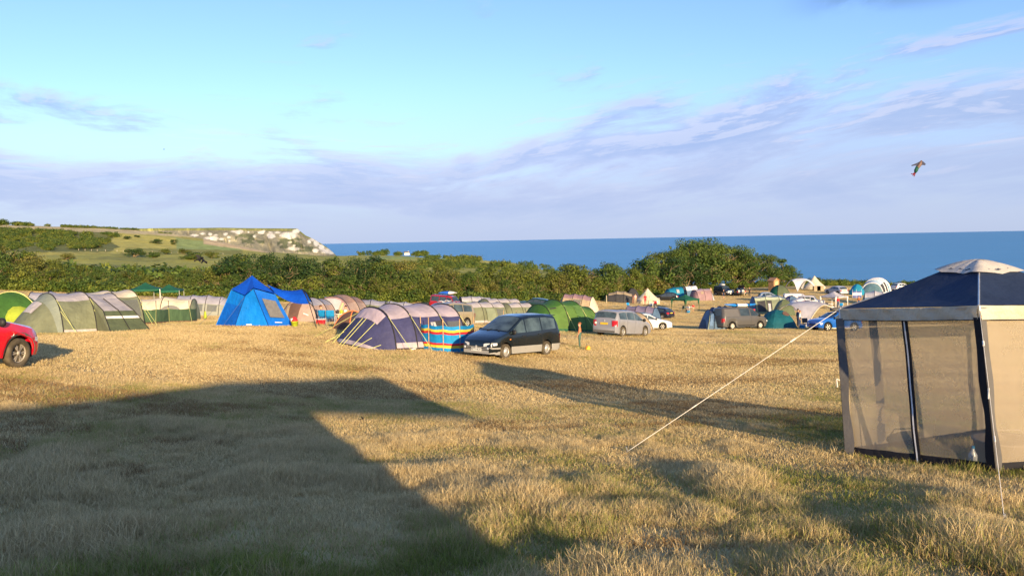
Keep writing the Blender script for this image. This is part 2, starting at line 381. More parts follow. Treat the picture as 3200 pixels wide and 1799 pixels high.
# ------------------------------------------------------------------ chalk headland across the bay
def build_headland():
    m = bpy.data.materials.new('chalk_cliff'); m.use_nodes = True; nt = m.node_tree; b = nt.nodes['Principled BSDF']
    at = nt.nodes.new('ShaderNodeAttribute'); at.attribute_name = 'zone'
    tc = nt.nodes.new('ShaderNodeTexCoord'); n = NOI(nt, tc.outputs['Object'], .02, 7, .7); n2 = NOI(nt, tc.outputs['Object'], .045, 6, .75)
    rough_m = M_(nt, 'ADD', at.outputs['Alpha'], M_(nt, 'MULTIPLY', M_(nt, 'SUBTRACT', n2, .5), 1.5))
    grass = MIX(nt, 1.0, at.outputs['Color'], MIX(nt, SM(nt, n, .3, .7), (.7, .72, .75), (1.25, 1.22, 1.2)), 'MULTIPLY')
    nt.links.new(MIX(nt, SM(nt, rough_m, .28, .80), grass, (.74, .70, .60)), b.inputs['Base Color'])
    b.inputs['Roughness'].default_value = .95; b.inputs['Specular IOR Level'].default_value = .05
    # rim, foot and depth of the cliff along the photograph's columns
    cols = [300, 430, 500, 560, 620, 700, 780, 860, 920, 936, 944, 960, 985, 1010, 1030, 1048, 1060]
    rim  = [711, 710, 708.5, 708, 708, 707, 708.5, 709, 709.5, 710, 718, 731, 742, 758, 771, 788, 800]
    dep  = [2300, 2350, 2380, 2400, 2420, 2450, 2490, 2530, 2560, 2575, 2585, 2600, 2620, 2640, 2660, 2680, 2700]
    chalk = [(600,628,727,734,.9),(640,690,734,748,1),(690,704,739,746,.8),(630,648,722,729,.9),(657,668,722,731,.9),(672,690,727,732,.7),(704,716,721,733,.8),(716,724,732,740,.8),
             (728,760,715,722,.8),(742,758,716,728,.9),(753,766,713,727,.7),(812,830,716,729,.9),(826,834,713,722,.7),(840,865,724,741,.9),(845,858,719,724,.6),(862,884,718,726,.8),
             (880,935,720,740,1),(900,920,735,743,.9),(917,934,712,726,.9),(930,942,711,722,1.0),(904,918,749,756,.8),(918,926,760,765,.8),(900,938,766,778,.8),(965,975,743,758,.8),
             (970,990,738,750,.8),(985,1000,745,765,1),(1000,1015,758,778,1),(1005,1040,770,788,.8),(980,998,772,786,.9),(1030,1045,780,790,.8),(718,726,745,750,.8),(780,784,718,724,.7),(796,806,728,738,.7)]
    dark = [(740,800,725,745),(760,830,745,757),(870,950,740,770),(620,700,748,753),(930,990,765,782),(800,830,722,730)]
    nu, nv = 420, 64; pxs = np.linspace(300, 1060, nu); rows = []; colr = []
    for i, px in enumerate(pxs):
        ry = float(np.interp(px, cols, rim)); D = float(np.interp(px, cols, dep)); row = []
        for j in range(nv):
            v = j/(nv-1)                                        # 0 foot .. .72 rim .. 1 back of the plateau
            if v <= .72:
                t = v/.72; foot_y = _horizon_y(px)+(CAMZ-SEA_Z)/2300*FPX
                py = foot_y+(ry-foot_y)*t; d = D-260*(1-t)**1.0
                py += 0
            else:
                t = (v-.72)/.28; d = D+t*1500; py = ry+ (t*6 if px > 930 else -t*.6)+ (t*t*14)
            if .05 < v < .72:
                g = mnoise.fractal((px*.012, v*1.5, 2.2), .8, 2.1, 5)
                rib = abs(mnoise.noise((px*.03+v*1.2, v*.8, 6)))
                d += g*50-rib*60*math.sin(v/.72*math.pi)
            x = (px-1600)/FPX*d; z = CAMZ-(py-_horizon_y(px))/FPX*d
            row.append((x, d, z))
            c = np.array((.27, .255, .18))
            if v > .735: c = np.array((.54, .41, .27))
            elif v > .68: c = np.array((.27, .28, .10))
            a = 0.0
            if v < .735:
                for q in chalk:
                    if q[0]-7 <= px <= q[1]+7 and q[2]-4 <= py <= q[3]+4:
                        ex = (px-(q[0]+q[1])/2)/(q[1]-q[0]+5)*2; ey = (py-(q[2]+q[3])/2)/(q[3]-q[2]+2)*2
                        a = max(a, q[4]*max(0, 1.0-(ex*ex+ey*ey)*.60))
                for q in dark:
                    if q[0] <= px <= q[1] and q[2] <= py <= q[3] and mnoise.noise((px*.05, py*.09, 1)) > -.15: c = np.array((.13, .145, .085))
            colr.append((*c, a))
        rows.append(row)
    mb = MB(); mb.grid(rows); mb.f = [f for f in mb.f]
    me = mb.mesh('headland', m, True); a = me.color_attributes.new('zone', 'FLOAT_COLOR', 'POINT')
    a.data.foreach_set('color', np.array(colr, np.float32).ravel())
    o = bpy.data.objects.new('headland', me); C.objects.link(o); tag(o, kind='structure')
build_headland()

# ------------------------------------------------------------------ trees and hedges
def mat_leaf(name, dark, light, trans=.25):
    m = bpy.data.materials.new(name); m.use_nodes = True; nt = m.node_tree; b = nt.nodes['Principled BSDF']
    oi = nt.nodes.new('ShaderNodeObjectInfo'); tc = nt.nodes.new('ShaderNodeTexCoord'); at = nt.nodes.new('ShaderNodeAttribute'); at.attribute_name = 'leaf'
    n = NOI(nt, tc.outputs['Object'], .55, 4, .6)
    f = M_(nt, 'ADD', M_(nt, 'MULTIPLY', at.outputs['Fac'], .55), M_(nt, 'MULTIPLY', n, .55))
    c = MIX(nt, SM(nt, f, .25, .85), dark, light)
    c = MIX(nt, M_(nt, 'MULTIPLY', oi.outputs['Random'], .55), c, MIX(nt, 1.0, c, (.72, .95, .75), 'MULTIPLY'))
    nt.links.new(c, b.inputs['Base Color']); b.inputs['Roughness'].default_value = .6; b.inputs['Specular IOR Level'].default_value = .25
    t = nt.nodes.new('ShaderNodeBsdfTranslucent'); nt.links.new(c, t.inputs[0])
    mx = nt.nodes.new('ShaderNodeMixShader'); mx.inputs[0].default_value = trans
    nt.links.new(b.outputs[0], mx.inputs[1]); nt.links.new(t.outputs[0], mx.inputs[2]); nt.links.new(mx.outputs[0], nt.nodes['Material Output'].inputs[0])
    return m
LEAF = {'olive': mat_leaf('leaf_olive', (.052, .072, .012), (.210, .225, .040)),
        'green': mat_leaf('leaf_green', (.036, .068, .014), (.138, .182, .036)),
        'dark': mat_leaf('leaf_dark', (.020, .046, .015), (.080, .122, .028)),
        'gold': mat_leaf('leaf_gold', (.080, .082, .018), (.260, .235, .055))}
BARK = pbr('bark_pale', (.24, .175, .105), .9, .1, var=.35, scale=5)
DRYTWIG = pbr('twig_dry', (.36, .26, .14), .9, .1, var=.3, scale=5)

def leaf_mesh(name, clumps, per, size, mat, seed, flat=.55):
    rg = np.random.default_rng(seed); V = []; val = []
    for (cx, cy, cz, r, sq) in clumps:
        n = int(per*(r**2)); u = rg.normal(size=(n, 3)); u /= np.linalg.norm(u, axis=1)[:, None]
        rad = r*np.clip(rg.normal(.88, .17, n), .2, 1.3)[:, None]
        p = u*rad*np.array((1, 1, sq))+np.array((cx, cy, cz))
        nrm = u*np.array((1, 1, 1/sq))+rg.normal(0, flat, (n, 3))+np.array((0, 0, .25)); nrm /= np.linalg.norm(nrm, axis=1)[:, None]
        a = np.cross(nrm, rg.normal(size=(n, 3))); a /= np.linalg.norm(a, axis=1)[:, None]; b = np.cross(nrm, a)
        s = size*rg.uniform(.55, 1.35, n)[:, None]; e = s*rg.uniform(.5, .8, (n, 1))
        V.append(np.stack([p-a*s, p-b*e+nrm*s*.12, p+a*s, p+b*e-nrm*s*.1], 1).reshape(-1, 3))
        val.append(np.repeat(np.clip(rg.normal(.5, .25, n)+rg.uniform(-.2, .2), 0, 1), 4))
    V = np.concatenate(V); val = np.concatenate(val); n = len(V)//4
    me = bpy.data.meshes.new(name); me.vertices.add(len(V)); me.vertices.foreach_set('co', V.astype(np.float32).ravel())
    me.loops.add(n*4); me.loops.foreach_set('vertex_index', np.arange(n*4, dtype=np.int32))
    me.polygons.add(n); me.polygons.foreach_set('loop_start', np.arange(0, n*4, 4, dtype=np.int32))
    me.update(calc_edges=True); at = me.attributes.new('leaf', 'FLOAT', 'POINT'); at.data.foreach_set('value', val.astype(np.float32))
    me.materials.append(mat); return me
def limb(mb, a, b, r0, r1, seed, wob=.12, n=5):
    rg = random.Random(seed); L = (b-a).length; pts = [a]; rs = [r0]
    for i in range(1, n+1):
        t = i/n; q = a.lerp(b, t)
        if i < n: q += Vector((rg.uniform(-1, 1), rg.uniform(-1, 1), rg.uniform(-1, 1)))*wob*L
        pts.append(q); rs.append(r0+(r1-r0)*t)
    mb.tube(pts, rs, 5, cap=False); return pts
def tree_proto(kind, seed):
    """a tree of about 5.5 m: (trunk mesh, crown mesh)"""
    rg = random.Random(seed); mb = MB(); clumps = []
    if kind == 'tall':
        nst, H, Rr, zlo = 1, 9.5, 3.9, 2.6
    elif kind == 'bush':
        nst, H, Rr, zlo = 5, 3.6, 2.6, .35
    else:
        nst, H, Rr, zlo = rg.choice((2, 3)), 5.6, 2.9, 1.05
    nl = {'tall': 17, 'bush': 11}.get(kind, 13)
    lean = Vector((rg.uniform(-.5, .1), rg.uniform(-.2, .2), 0))
    for s in range(nst):
        base = Vector((rg.uniform(-.35, .35), rg.uniform(-.35, .35), -.25)) if nst > 1 else Vector((0, 0, -.25))
        fork = base+Vector((rg.uniform(-.6, .6), rg.uniform(-.6, .6), zlo+.2))*(1 if nst > 1 else 1.0)+lean*.5
        limb(mb, base, fork, .16 if kind != 'tall' else .28, .10 if kind != 'tall' else .2, rg.random(), .07)
        for k in range(max(3, nl//nst)):
            a = rg.uniform(0, 6.28); rr = Rr*rg.uniform(.35, .95); zz = zlo+(H-zlo-.6)*rg.random()**.8
            prof = math.sqrt(max(.05, 1-((zz-zlo)/(H-zlo)-.28)**2/.62)); rr *= min(1, prof)
            tip = Vector((math.cos(a)*rr, math.sin(a)*rr, zz))+lean*(zz/H)
            pts = limb(mb, fork, tip, .075 if kind != 'tall' else .12, .02, rg.random(), .10)
            r = rg.uniform(.75, 1.25)*(1.25 if kind == 'tall' else 1.0)*(.85 if kind == 'bush' else 1)
            clumps.append((tip.x, tip.y, tip.z, r, rg.uniform(.62, .85)))
            if rg.random() < .7:
                q = pts[3]+Vector((rg.uniform(-.6, .6), rg.uniform(-.6, .6), rg.uniform(.1, .6)))
                limb(mb, pts[3], q, .03, .012, rg.random(), .1, 3); clumps.append((q.x, q.y, q.z, r*.75, .75))
    for k in range(10 if kind != 'bush' else 6):                       # twigs breaking the outline
        a = rg.uniform(0, 6.28); c = rg.choice(clumps); p = Vector(c[:3]); d = Vector((math.cos(a), math.sin(a), rg.uniform(.2, 1.1))).normalized()
        e = p+d*(c[3]*1.25); limb(mb, p, e, .02, .008, rg.random(), .06, 3); clumps.append((e.x, e.y, e.z, .36, .9))
    for k in range(5 if kind != 'bush' else 3):                        # bare dead branches reaching out of the leaves
        a = rg.uniform(0, 6.28); b0 = Vector((math.cos(a)*Rr*.3, math.sin(a)*Rr*.3, zlo+rg.uniform(.2, .5)*(H-zlo))); e = Vector((math.cos(a+.3)*Rr*1.12, math.sin(a+.3)*Rr*1.12, zlo+rg.uniform(.1, .8)*(H-zlo)))
        pts = limb(mb, b0, e, .05, .015, rg.random(), .10)
        for q in (2, 3, 4): limb(mb, pts[q], pts[q]+Vector((rg.uniform(-.5, .5), rg.uniform(-.5, .5), rg.uniform(.1, .7))), .022, .008, rg.random(), .1, 3)
    return mb, clumps
PROTO = {}
def proto(kind, leaf, k, per=150, size=.15):
    key = (kind, leaf, k)
    if key not in PROTO:
        mb, cl = tree_proto(kind, hash((kind, k)) % 1000 if False else {'hedge': 100, 'tall': 200, 'bush': 300}[kind]+k*17)
        PROTO[key] = (mb.mesh('trunk', BARK, True), leaf_mesh('crown', cl, per*(.75, 1.1, .9, 1.3)[k], size*(1.25, .9, 1.05, .8)[k], LEAF[leaf], k+11, (.45, .8, .6, .7)[k]))
    return PROTO[key]
TREE_N = [0]
def tree(p, h, w, kind, leaf, k, label, group, name='hedge_tree'):
    t, c = proto(kind, leaf, k); base = {'hedge': 5.9, 'tall': 10.0, 'bush': 4.1}[kind]; wb = {'hedge': 3.4, 'tall': 4.7, 'bush': 3.1}[kind]
    o = thing(name, label, 'tree' if kind != 'bush' else 'shrub', p, rnd.uniform(0, 6.28), group); o.scale = (w/wb, w/wb, h/base)
    for me, nm in ((t, 'trunk'), (c, 'crown')):
        q = bpy.data.objects.new(nm, me); C.objects.link(q); q.parent = o
    TREE_N[0] += 1; return o

HEDGE_TOP_X = [-200, 0, 60, 130, 200, 300, 400, 470, 560, 640, 700, 740, 800, 870, 930, 970, 1010, 1060, 1110, 1160, 1250, 1350, 1450, 1520, 1600, 1700, 1780, 1850, 1950, 2010, 2050, 2100, 2140, 2180, 2250, 2320, 2380, 2420, 2455, 2500, 2560, 2620, 2700, 2800, 3000, 3400]
HEDGE_TOP_Y = [725, 735, 760, 785, 808, 826, 838, 842, 838, 836, 800, 778, 768, 770, 785, 800, 808, 788, 782, 790, 806, 820, 830, 832, 820, 826, 808, 812, 818, 800, 790, 772, 745, 737, 748, 768, 786, 788, 812, 846, 852, 868, 880, 882, 884, 884]
def hedge_d(px): return float(np.interp(px, [-200, 0, 600, 1200, 1500, 1750, 1900, 2050, 2250, 2450, 2650, 2900, 3400], [100, 98, 105, 103, 110, 124, 140, 160, 176, 190, 205, 225, 235]))
BEHIND = [(120, 'behind the green dome tent'), (330, 'behind the olive tunnel tents'), (520, 'behind the dark green gazebos'), (700, 'left of the blue peaked tent'),
          (960, 'behind the blue peaked tent'), (1110, 'behind the pale brown tent'), (1330, 'behind the purple tent'), (1480, 'behind the red off-roader'), (1660, 'behind the black people carrier'),
          (1900, 'behind the big green tunnel tent'), (2060, 'behind the cream bell tent'), (2160, 'behind the teal tunnel tent'), (2330, 'over the far parked cars'), (2480, 'beside the wooden hut'), (9999, 'at the seaward end')]
def behind(px): return next(s for lim, s in BEHIND if px < lim)
TREES = []
px = -120.0
while px < 2900:
    d = hedge_d(px); top = float(np.interp(px, HEDGE_TOP_X, HEDGE_TOP_Y)); big = 2070 < px < 2450; low = px > 2490
    dark = 715 < px < 985 or 1040 < px < 1130
    for row in (0, 1, 2):
        if row == 2 and (low or px > 2300): continue
        dd = d+row*(5.0 if not big else 9.0)+rnd.uniform(-1.5, 1.5); ppx = px+rnd.uniform(-18, 18)+row*22
        tp = float(np.interp(ppx, HEDGE_TOP_X, HEDGE_TOP_Y)); p = at_d(ppx, dd)
        ztop = CAMZ-(tp-_horizon_y(ppx))/FPX*dd; h = ztop-p.z
        h *= (.62, .86, 1.0)[row] if not (big or low) else (.74, 1.0, 1)[row]
        h *= rnd.uniform(.90, 1.06); h = max(h, 1.4)
        if big and row >= 1: kind, leaf = 'tall', 'green'
        elif low: kind, leaf = 'bush', rnd.choice(('olive', 'green', 'dark'))
        elif row == 0 and rnd.random() < .55 and not big: kind, leaf = 'bush', rnd.choice(('olive', 'gold', 'olive', 'green'))
        else: kind, leaf = 'hedge', ('dark' if dark and row else rnd.choice(('olive', 'olive', 'green', 'gold', 'olive', 'green')))
        if big and row == 0: leaf = rnd.choice(('green', 'dark', 'olive'))
        w = h*(.60 if kind == 'hedge' else .72 if kind == 'bush' else .50)*rnd.uniform(.9, 1.2)
        if row == 0 and px < 1550 and not big: w *= 1.05
        look = {'olive': 'olive-green', 'green': 'mid-green', 'dark': 'dark green', 'gold': 'yellowish'}[leaf]
        what = {'hedge': 'thorn tree', 'bush': 'low shrub', 'tall': 'tall broadleaf tree'}[kind]
        where = ('front', 'middle', 'back')[row]
        TREES.append((ppx, f'{look} {what}, {where} hedge row {behind(ppx)}', tree(p, h, w, kind, leaf, rnd.randrange(4), 'x', 'hedge trees '+behind(ppx), {'hedge': 'thorn_tree', 'bush': 'hedge_shrub', 'tall': 'broadleaf_tree'}[kind])))
    px += (58 if px < 1550 else 46 if px < 2100 else 40)*rnd.uniform(.85, 1.15)
_by = {}
for ppx, lab, o in sorted(TREES, key=lambda q: q[0]): _by.setdefault(lab, []).append(o)
ORD = ['leftmost', 'second from left', 'third from left', 'fourth from left', 'fifth from left', 'sixth from left']
for lab, os_ in _by.items():
    for i, o in enumerate(os_): o['label'] = lab if len(os_) == 1 else lab+', '+(ORD[i] if i < len(os_)-1 or len(os_) == 1 else 'rightmost')
# scattered shrubs in the pasture beyond the hedge
for (ppx, py, wpx, leaf, lab) in [(420, 800, 80, 'dark', 'dark green shrub alone in the pasture above the hedge'), (480, 806, 60, 'green', 'mid-green shrub beside the dark one in the pasture'),
        (210, 812, 60, 'gold', 'yellowish shrub in the pasture left of the dark shrub'), (600, 815, 90, 'green', 'wide mid-green shrub in the pasture beyond the lime windsock'),
        (660, 806, 60, 'olive', 'olive shrub in the pasture left of the dark rounded thicket'), (90, 815, 70, 'olive', 'olive shrub in the pasture at far left'),
        (310, 772, 26, 'olive', 'small shrub by the fence below the scrub'), (395, 748, 36, 'dark', 'dark bush standing tallest in the golden slope'), (428, 742, 22, 'dark', 'small dark bush high on the golden slope'),
        (490, 762, 46, 'dark', 'long dark bush in the middle of the golden slope'), (545, 757, 30, 'dark', 'dark bush at the right edge of the golden slope'), (540, 764, 26, 'olive', 'low bush at the lower corner of the golden slope'),
        (520, 792, 50, 'olive', 'brownish thicket along the pasture fence'), (575, 792, 50, 'olive', 'brownish thicket on the field corner')]:
    p = G(ppx, py, 130); w = wpx/FPX*p.y*.78
    tree(p, w*.5, w*.62, 'bush', leaf, rnd.randrange(4), lab, None, 'shrub')

# ------------------------------------------------------------------ far scrub and woods too small to count
def scatter(name, label, pts, scl, meshes, kind='stuff', tints=None, lean=None):
    """one object: a point cloud that carries instances of a few clump meshes"""
    me = bpy.data.meshes.new(name); me.vertices.add(len(pts)); me.vertices.foreach_set('co', np.asarray(pts, np.float32).ravel())
    rg = np.random.default_rng(5)
    for nm, arr in (('scl', scl), ('spin', rg.uniform(0, 6.283, len(pts))), ('tint', tints if tints is not None else rg.uniform(0, 1, len(pts))), ('lean', lean if lean is not None else np.zeros(len(pts)))):
        me.attributes.new(nm, 'FLOAT', 'POINT').data.foreach_set('value', np.asarray(arr, np.float32))
    me.attributes.new('pick', 'INT', 'POINT').data.foreach_set('value', rg.integers(0, len(meshes), len(pts)).astype(np.int32))
    o = bpy.data.objects.new(name, me); C.objects.link(o); tag(o, label, None, None, kind)
    ng = bpy.data.node_groups.new(name+'_nodes', 'GeometryNodeTree'); N = ng.nodes.new; L = ng.links.new
    ng.interface.new_socket('Geometry', in_out='INPUT', socket_type='NodeSocketGeometry'); ng.interface.new_socket('Geometry', in_out='OUTPUT', socket_type='NodeSocketGeometry')
    gi, go = N('NodeGroupInput'), N('NodeGroupOutput'); iop = N('GeometryNodeInstanceOnPoints'); iop.inputs['Pick Instance'].default_value = True
    g2i = N('GeometryNodeGeometryToInstance')
    for m_ in reversed(meshes):                                   # the clump meshes live in hidden source objects' data only
        oi = N('GeometryNodeObjectInfo'); oi.inputs['Object'].default_value = m_; L(oi.outputs['Geometry'], g2i.inputs[0])
    def attr(n, t='FLOAT'):
        a = N('GeometryNodeInputNamedAttribute'); a.data_type = t; a.inputs['Name'].default_value = n; return a.outputs['Attribute']
    L(gi.outputs[0], iop.inputs['Points']); L(g2i.outputs[0], iop.inputs['Instance']); L(attr('pick', 'INT'), iop.inputs['Instance Index'])
    cx = N('ShaderNodeCombineXYZ'); L(attr('spin'), cx.inputs[2]); L(attr('lean'), cx.inputs[0]); L(cx.outputs[0], iop.inputs['Rotation']); L(attr('scl'), iop.inputs['Scale'])
    st = N('GeometryNodeStoreNamedAttribute'); st.domain = 'INSTANCE'; st.inputs['Name'].default_value = 'tint'
    L(iop.outputs[0], st.inputs['Geometry']); L(attr('tint'), st.inputs['Value']); L(st.outputs[0], go.inputs[0])
    o.modifiers.new('scatter', 'NODES').node_group = ng
    return o
SRC = bpy.data.collections.new('clump_sources')                # not linked to the scene: data for the scatters only
def source(me, name):
    o = bpy.data.objects.new(name, me); SRC.objects.link(o); return o
def far_scrub():
    rg = random.Random(3); srcs = []
    for k in range(4):
        cl = [(rg.uniform(-1, 1), rg.uniform(-1, 1), rg.uniform(.2, 1.2), rg.uniform(.5, .9), .8) for _ in range(7)]
        srcs.append(source(leaf_mesh('scrub_clump', cl, 90, .17, LEAF[('green', 'olive', 'green', 'olive')[k]], k), 'scrub_clump'))
    pts, scl = [], []
    for _ in range(5200):
        x_, y_ = rg.uniform(-250, 372), rg.uniform(716, 782)
        if y_ < 721+x_*.03 or (x_ > 320 and rg.random() < .6): continue
        if mnoise.noise((x_*.022, y_*.06, 4))+rg.uniform(-.18, .18) < -.06+max(0, (x_-250)/300)+max(0, (y_-766)/60): continue
        p = G(x_, y_, 300); pts.append(p); scl.append(rg.uniform(.9, 3.2)*(p.y/900))
    scatter('scrub', 'dark scrub covering the hillside at far left', pts, scl, srcs)
    pts, scl = [], []
    for a, b, n, s in [(-60, 24, 26, 4.2), (40, 112, 30, 3.0), (150, 158, 3, 2.4), (198, 300, 60, 2.4), (300, 432, 70, 1.9), (500, 540, 14, 1.5)]:
        for _ in range(n):
            x_ = rg.uniform(a, b); best = max((ray(x_, 760) for _ in (0,)), key=lambda q: 0)
            v = ray(x_, 760); ds = np.arange(700, 1500, 10.); zz = ground_z(v.x/v.y*ds, ds); k = int(np.argmax((zz-CAMZ)/ds)); d = ds[k]+rg.uniform(-5, 12)
            x = v.x/v.y*d; pts.append((x, d, gz(x, d))); scl.append(s*rg.uniform(.6, 1.15))
    scatter('ridge_wood', 'line of small dark trees along the hill ridge', pts, scl, srcs)
    pts, scl = [], []
    for a, b, ya, yb, n, s in [(1118, 1180, 783, 792, 20, 2.2), (1170, 1205, 783, 793, 22, 3.0), (1235, 1252, 786, 793, 12, 2.8), (1290, 1335, 786, 794, 26, 3.0), (1335, 1440, 797, 803, 40, 2.2), (1440, 1500, 805, 812, 26, 2.6), (1320, 1500, 812, 835, 60, 2.6), (1130, 1330, 818, 845, 60, 2.0), (1500, 1720, 820, 845, 60, 2.4)]:
        for _ in range(n):
            x_ = rg.uniform(a, b); p = G(x_, rg.uniform(ya+8, yb+8), 200); pts.append(p); scl.append(s*rg.uniform(.6, 1.2)*min(1.4, p.y/600))
    scatter('coast_scrub', 'low bushes along the clifftop fields', pts, scl, srcs)
    pts, scl = [], []                                               # bank of bushes filling between hedge and pasture
    for _ in range(900):
        x_ = rg.uniform(-80, 1700); d = hedge_d(x_)+rg.uniform(9, 70); p = at_d(x_, d); pts.append(p); scl.append(rg.uniform(.9, 2.1))
    scatter('undergrowth', 'tangled undergrowth behind the hedge trees', pts, scl, srcs)
    pts, scl = [], []
    for _ in range(900):                                            # rank grass and nettles at the hedge foot
        x_ = rg.uniform(-80, 2900); d = hedge_d(x_)-rg.uniform(.0, 2.6); p = at_d(x_, d); pts.append(p); scl.append(rg.uniform(.35, 1.0))
    scatter('hedge_bottom', 'rank weeds along the foot of the hedge', pts, scl, srcs)
far_scrub()

# ------------------------------------------------------------------ grass of the camping field
def mat_blade():
    m = bpy.data.materials.new('grass_blades'); m.use_nodes = True; nt = m.node_tree; b = nt.nodes['Principled BSDF']
    ti = nt.nodes.new('ShaderNodeAttribute'); ti.attribute_type = 'INSTANCER'; ti.attribute_name = 'tint'
    at = nt.nodes.new('ShaderNodeAttribute'); at.attribute_name = 'leaf'
    straw = MIX(nt, at.outputs['Fac'], (.35, .235, .095), (.93, .75, .41))
    green = MIX(nt, at.outputs['Fac'], (.065, .105, .014), (.36, .38, .075))
    f = M_(nt, 'ADD', ti.outputs['Fac'], M_(nt, 'MULTIPLY', M_(nt, 'SUBTRACT', at.outputs['Fac'], .5), .7), clamp=True)
    c = MIX(nt, SM(nt, f, .35, .65), straw, green)
    c = MIX(nt, SM(nt, ti.outputs['Fac'], 1.2, 1.5), c, MIX(nt, at.outputs['Fac'], (.17, .10, .045), (.50, .33, .14)))
    nt.links.new(c, b.inputs['Base Color']); b.inputs['Roughness'].default_value = .6; b.inputs['Specular IOR Level'].default_value = .2
    t = nt.nodes.new('ShaderNodeBsdfTranslucent'); nt.links.new(c, t.inputs[0])
    mx = nt.nodes.new('ShaderNodeMixShader'); mx.inputs[0].default_value = .30
    nt.links.new(b.outputs[0], mx.inputs[1]); nt.links.new(t.outputs[0], mx.inputs[2]); nt.links.new(mx.outputs[0], nt.nodes['Material Output'].inputs[0])
    return m
BLADE = mat_blade()
def clump_mesh(seed, n, rad, h, w, seg=3, bend=.5):
    rg = np.random.default_rng(seed); V = []; F = []; val = []
    for k in range(n):
        a = rg.uniform(0, 6.28); r = rad*math.sqrt(rg.random()); x, y = r*math.cos(a), r*math.sin(a)
        hh = h*rg.uniform(.45, 1.2); ww = w*rg.uniform(.6, 1.2); th = rg.uniform(0, 6.28); d = np.array((math.cos(th), math.sin(th)))
        d = d*.8+np.array((-.35, .25)); ben = bend*rg.uniform(.15, 1.25)*hh; fa = rg.uniform(0, 6.28); s = np.array((math.cos(fa), math.sin(fa)))
        o = len(V); tone = rg.random()
        for i in range(seg):
            t = i/seg; c = np.array((x, y))+d*ben*t*t; zz = hh*t*(1-.25*t*bend); q = ww*(1-t*.75)/2
            V += [(*(c-s*q), zz), (*(c+s*q), zz)]; val += [tone*.8+t*.2]*2
        c = np.array((x, y))+d*ben; V.append((*c, hh*(1-.25*bend))); val.append(tone*.8+.2)
        for i in range(seg-1): F.append((o+2*i, o+2*i+1, o+2*i+3, o+2*i+2))
        F.append((o+2*seg-2, o+2*seg-1, o+2*seg))
    me = bpy.data.meshes.new('grass_clump'); me.from_pydata(V, [], F); me.materials.append(BLADE)
    me.attributes.new('leaf', 'FLOAT', 'POINT').data.foreach_set('value', np.array(val, np.float32)); me.update(); return me
